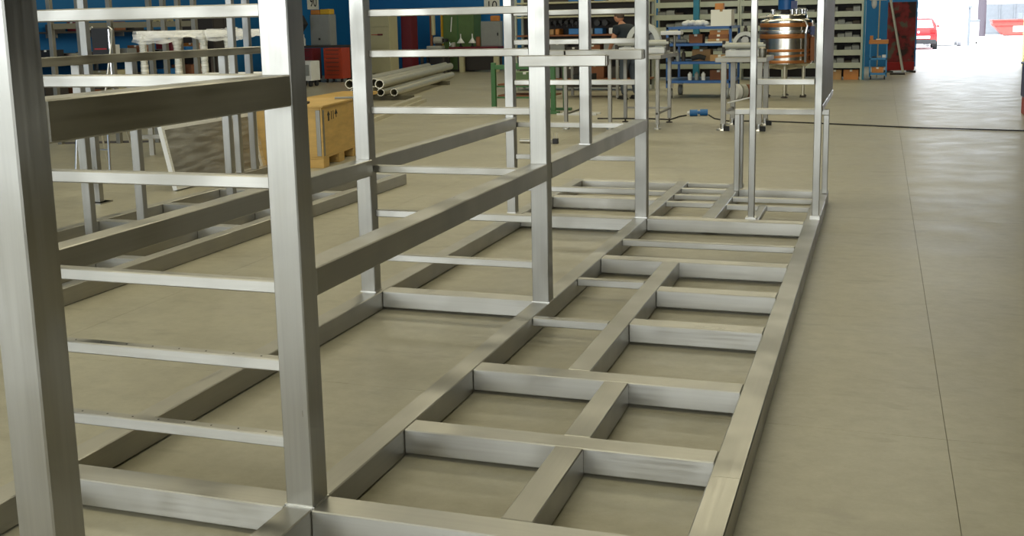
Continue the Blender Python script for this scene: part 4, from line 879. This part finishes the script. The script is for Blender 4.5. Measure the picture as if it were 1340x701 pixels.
b.obj('coat', 'white_paint', CO, smooth=True); B().tube((-13.95, 24.3, 0), (-13.95, 24.3, 1.3), 0.03).obj('pole', 'machine_grey', CO); B().box(-14.1, -13.8, 24.15, 24.45, 0, 0.03).obj('base', 'dark', CO)
DK = thing('dark_cupboard', 'tall dark brown cupboard on the left wall behind the wrapped rack', 'cupboard', (-15.4, 22.8, 0))
box('body', -15.9, -14.95, 22.3, 23.3, 0.05, 1.95, 'dark', DK, 0.006); box('door', -14.95, -14.93, 22.33, 22.79, 0.1, 1.9, 'dark', DK, 0.003); box('door', -14.95, -14.93, 22.81, 23.27, 0.1, 1.9, 'dark', DK, 0.003); box('base', -15.85, -15.0, 22.35, 23.25, 0, 0.05, 'black', DK)
nt_ = thing('label_plate', 'small beige plate with dark marks on the left wall beside the dark cupboard', 'sign', (-15.98, 21.6, 1.9))
box('plate', -16.0, -15.98, 21.2, 22.05, 1.72, 2.04, 'beige_paint', nt_)
for r in range(2):
    for q in range(4): box('mark', -15.98, -15.976, 21.32+q*0.17, 21.42+q*0.17, 1.78+r*0.12, 1.86+r*0.12, 'ink', nt_)
LB = thing('wall_bench', 'long cluttered bench along the blue left wall', 'bench', (-15.3, 18.5, 0))
box('top', -15.95, -14.7, 15.5, 22.0, 0.92, 0.98, 'brown_box', LB, 0.004)
for y in (15.55, 18.7, 21.88):
    for x in (-15.9, -14.8): box('leg', x, x+0.07, y, y+0.07, 0, 0.92, 'old_steel', LB)
box('lower_shelf', -15.9, -14.75, 15.55, 21.95, 0.25, 0.29, 'dark', LB)
tag(B().lathe((-15.0, 16.9, 0.9802), [(0.16, 0), (0.24, 0.06), (0.26, 0.16), (0.27, 0.19), (0.25, 0.17)], 20).obj('metal_bowl', 'chrome', None, smooth=True), 'shiny metal bowl on the left wall bench', 'bowl')
clut = [(16.2, .3, .28, 'black'), (17.4, .4, .2, 'dark'), (18.1, .25, .34, 'white_paint'), (18.6, .35, .24, 'grey_paint'), (19.2, .3, .30, 'brown_box'), (19.8, .4, .18, 'black'), (20.3, .3, .4, 'dark_red_paint'), (20.9, .4, .22, 'blue_plastic'), (21.4, .3, .3, 'orange')]
nm = ['black', 'low dark', 'white', 'grey', 'brown', 'low black', 'dark red', 'blue', 'orange']
for (y, wd, hg, m), n_ in zip(clut, nm): carton('parts_box', (-15.3, -14.85, y, y+wd, 0.9802, 0.9802+hg), m, n_+' box on the left wall bench')
for k in range(6):
    y = 15.9+k*1.05; carton('parts_box', (-15.5, -14.9, y, y+0.7, 0.2902, 0.62+0.06*(k % 3)), ('dark', 'brown_box', 'beige_paint', 'black', 'blue_plastic', 'brown_box')[k], '%s box on the lower shelf of the left wall bench' % ('nearest dark', 'second, brown', 'third, beige', 'fourth, black', 'fifth, blue', 'farthest brown')[k])
wsf = thing('wall_shelf', 'wooden shelf on the blue left wall above the cluttered bench', 'shelf', (-15.8, 18.6, 1.6))
box('board', -15.999, -15.6, 17.0, 21.0, 1.60, 1.64, 'dark', wsf)
for y in (17.3, 18.5, 19.6, 20.7): box('bracket', -15.999, -15.7, y, y+0.04, 1.50, 1.599, 'old_steel', wsf)
for k in range(5): carton('parts_box', (-15.9, -15.65, 17.2+0.7*k, 17.55+0.7*k, 1.6402, 1.80+0.05*(k % 2)), ('dark', 'dark_red_paint', 'black', 'brown_box', 'dark')[k], '%s box on the wall shelf over the cluttered bench' % ('nearest dark', 'dark red', 'black', 'brown', 'farthest dark')[k])
# ================================================================ the yard outside the gate
CR = thing('red_car', 'small red hatchback parked in the yard, seen from behind', 'car', (3.3, 52, 0))
cx, y0 = 3.42, 50.9
def carprof(w, y0, sgn=1):
    return [(y0, 0.32), (y0-0.04, 0.62), (y0+0.02, 0.92), (y0+0.28, 1.38), (y0+0.55, 1.46), (y0+1.6, 1.47), (y0+2.5, 0.98), (y0+3.5, 0.80), (y0+3.75, 0.55), (y0+3.75, 0.28)]
def car(t, cx, y0, m, s=1.0, lamp='tail_light', bump='black', tyre='rubber'):
    pr = carprof(0, y0)
    bm_ = B()
    out = [(a, b*s) for a, b in pr]
    # sections across the width: full at the waist, drawn in and rounded at the flanks and the roof
    secs = [(-1.0, 0.93), (-0.93, 0.985), (-0.6, 1.0), (0.6, 1.0), (0.93, 0.985), (1.0, 0.93)]
    vs_ = []; fs_ = []
    ym = sum(a for a, b in out)/len(out)
    for sx, k in secs:
        for a, b in out:
            tw = 0.82 if b < 0.98*s else 0.82-0.22*(b-0.95*s)/(0.5*s)
            vs_.append((cx+sx*tw, ym+(a-ym)*(k if a < ym else k), 0.3+(b-0.3)*(k if b > 0.95*s else 1.0)))
    n_ = len(out)
    for i in range(len(secs)-1):
        for j in range(n_): fs_.append((i*n_+j, i*n_+(j+1) % n_, (i+1)*n_+(j+1) % n_, (i+1)*n_+j))
    fs_.append(tuple(range(n_))); fs_.append(tuple(range(len(secs)*n_-n_, len(secs)*n_)))
    bm_.poly(vs_, fs_)
    bmesh.ops.bevel(bm_.bm, geom=[e for e in bm_.bm.edges if len(e.link_faces) == 2 and e.calc_face_angle(0) > 0.35], offset=0.05, segments=2, affect='EDGES'); bm_.obj('body', m, t, smooth=True)
    B().poly([(cx-0.64, y0+0.01, 0.98*s), (cx+0.64, y0+0.01, 0.98*s), (cx+0.54, y0+0.215, 1.34*s), (cx-0.54, y0+0.215, 1.34*s), (cx-0.64, y0+0.05, 0.98*s), (cx+0.64, y0+0.05, 0.98*s), (cx+0.54, y0+0.25, 1.34*s), (cx-0.54, y0+0.25, 1.34*s)], [(0, 1, 2, 3), (4, 5, 6, 7), (0, 1, 5, 4), (1, 2, 6, 5), (2, 3, 7, 6), (3, 0, 4, 7)]).obj('rear_window', 'outside_glass', t)
    for sx in (-1, 1):
        B().box(cx+sx*0.62-0.13, cx+sx*0.62+0.13, y0-0.055, y0+0.02, 0.74*s, 0.92*s, 0.02).obj('tail_lamp', lamp, t)
        B().poly([(cx+sx*q_, y_, z_) for q_, y_, z_ in ((0.80, y0+0.5, 1.0*s), (0.66, y0+0.68, 1.34*s), (0.66, y0+1.55, 1.34*s), (0.80, y0+2.2, 1.0*s), (0.82, y0+0.5, 1.0*s), (0.68, y0+0.68, 1.34*s), (0.68, y0+1.55, 1.34*s), (0.82, y0+2.2, 1.0*s))], [(0, 1, 2, 3), (4, 5, 6, 7), (0, 1, 5, 4), (1, 2, 6, 5), (2, 3, 7, 6), (3, 0, 4, 7)]).obj('side_window', 'outside_glass', t)
        for yy in (y0+0.68, y0+3.05):
            wh = B().tube((cx+sx*0.66, yy, 0.30), (cx+sx*0.84, yy, 0.30), 0.30, 20).obj('wheel', tyre, t, smooth=True); B().tube((cx+sx*0.80, yy, 0.30), (cx+sx*0.85, yy, 0.30), 0.18, 16).obj('rim', 'chrome', wh, smooth=True)
        B().box(cx+sx*0.90-0.06, cx+sx*0.90+0.06, y0+1.75, y0+1.85, 0.98*s, 1.08*s, 0.02).obj('mirror', m, t)
    B().box(cx-0.78, cx+0.78, y0-0.09, y0+0.1, 0.25, 0.46*s, 0.04).obj('bumper', bump, t)
    B().box(cx-0.50, cx+0.50, y0-0.10, y0-0.06, 0.50*s, 0.62*s, 0.005).obj('number_plate', 'white_plastic', t)
    B().tube((cx, y0-0.045, 0.80*s), (cx, y0-0.02, 0.80*s), 0.06, 14).obj('badge', 'chrome', t)
car(CR, cx, y0, 'car_red')
CW = thing('white_car', 'white car parked just beyond the red hatchback', 'car', (5.0, 56, 0))
car(CW, 4.75, 55.6, 'car_white', 1.18, 'lamp_grey', 'car_white', 'lamp_grey')  # tyres coloured pale to stand in for overexposed wheels
BD = thing('white_building', 'bright white building with windows behind the parked cars', 'building', (2, 66, 0))
box('facade', -12, 6.4, 64.5, 70, 0, 5, 'building', BD)
for k, (x0, x1) in enumerate(((3.0, 4.05), (4.15, 5.35))):
    wn = box('window', x0, x1, 64.42, 64.5, 1.2, 2.45, 'building', BD, 0.01)
    for z0, z1 in ((1.28, 1.72), (1.95, 2.30)):
        for q in range(2):
            xm = x0+0.06+q*(x1-x0-0.06)/2; box('pane', xm, xm+(x1-x0-0.18)/2, 64.40, 64.42, z0, z1, 'outside_glass', wn)
GT = thing('gate_post', 'pale blue gate post beside the white yard wall', 'post', (5.9, 56.3, 0))
box('post', 5.86, 5.98, 56.2, 56.3, 0, 1.85, 'skip_grey', GT, 0.01); box('lamp_head', 5.84, 6.04, 56.15, 56.35, 1.85, 1.95, 'skip_grey', GT)
wbn2 = thing('white_bin', 'white wheeled bin behind the gate post', 'bin', (6.6, 60, 0))
box('body', 6.15, 6.65, 59.7, 60.2, 0.12, 1.15, 'white_plastic', wbn2, 0.02); box('lid', 6.12, 6.68, 59.66, 60.24, 1.15, 1.25, 'skip_grey', wbn2, 0.02)
for x in (6.2, 6.55): B().tube((x, 60.1, 0.12), (x+0.06, 60.1, 0.12), 0.12, 14).obj('wheel', 'rubber', wbn2)
tag(B().tube((8.35, 79.8, 0), (8.35, 79.8, 7), 0.28, 14).obj('chimney_pipe', 'pipe_violet', None, smooth=True), 'dark upright pipe left of the grey skip container', 'pipe')
SK = thing('grey_container', 'large grey open container behind the red skip', 'container', (11, 86, 0))
box('side', 9.05, 16, 85.0, 85.15, 0.1, 2.2, 'skip_grey', SK, 0.02); box('end', 9.05, 9.2, 85.15, 88, 0.1, 2.2, 'skip_grey', SK, 0.02); box('bottom', 9.05, 16, 85.0, 88, 0.0, 0.1, 'skip_grey', SK); box('rear_side', 9.2, 16, 87.85, 88, 0.1, 2.2, 'skip_grey', SK)
for k in range(6): box('rib', 9.9+k*1.0, 10.0+k*1.0, 84.93, 85.0, 0.1, 2.2, 'skip_grey', SK)
RS = thing('red_skip', 'red rubbish skip with a white label in the yard', 'skip', (11, 80.5, 0))
B().prism([(9.75, 0.05), (14.2, 0.05), (14.9, 1.0), (9.05, 1.0), (9.05, 0.8)], 1, 79.6, 81.4).obj('body', 'skip_red', RS); box('rim', 9.0, 14.95, 79.5, 81.5, 1.0, 1.1, 'skip_red', RS, 0.02); B().box(9.0, 14.9, 79.52, 79.6, 0.70, 0.78).obj('side_rail', 'skip_red', RS)
box('label', 10.35, 11.15, 79.58, 79.6, 0.25, 0.66, 'paper', RS); box('lug', 10.6, 10.9, 79.55, 79.7, 1.1, 1.5, 'skip_grey', RS, 0.02); box('foot', 9.9, 14.1, 79.7, 81.3, 0, 0.05, 'dark', RS)
FW = thing('yard_wall', 'far pale boundary of the yard behind the containers', 'wall', (10, 100, 0))
box('panel', 6.4, 40, 100, 100.4, 0, 6, 'building', FW)
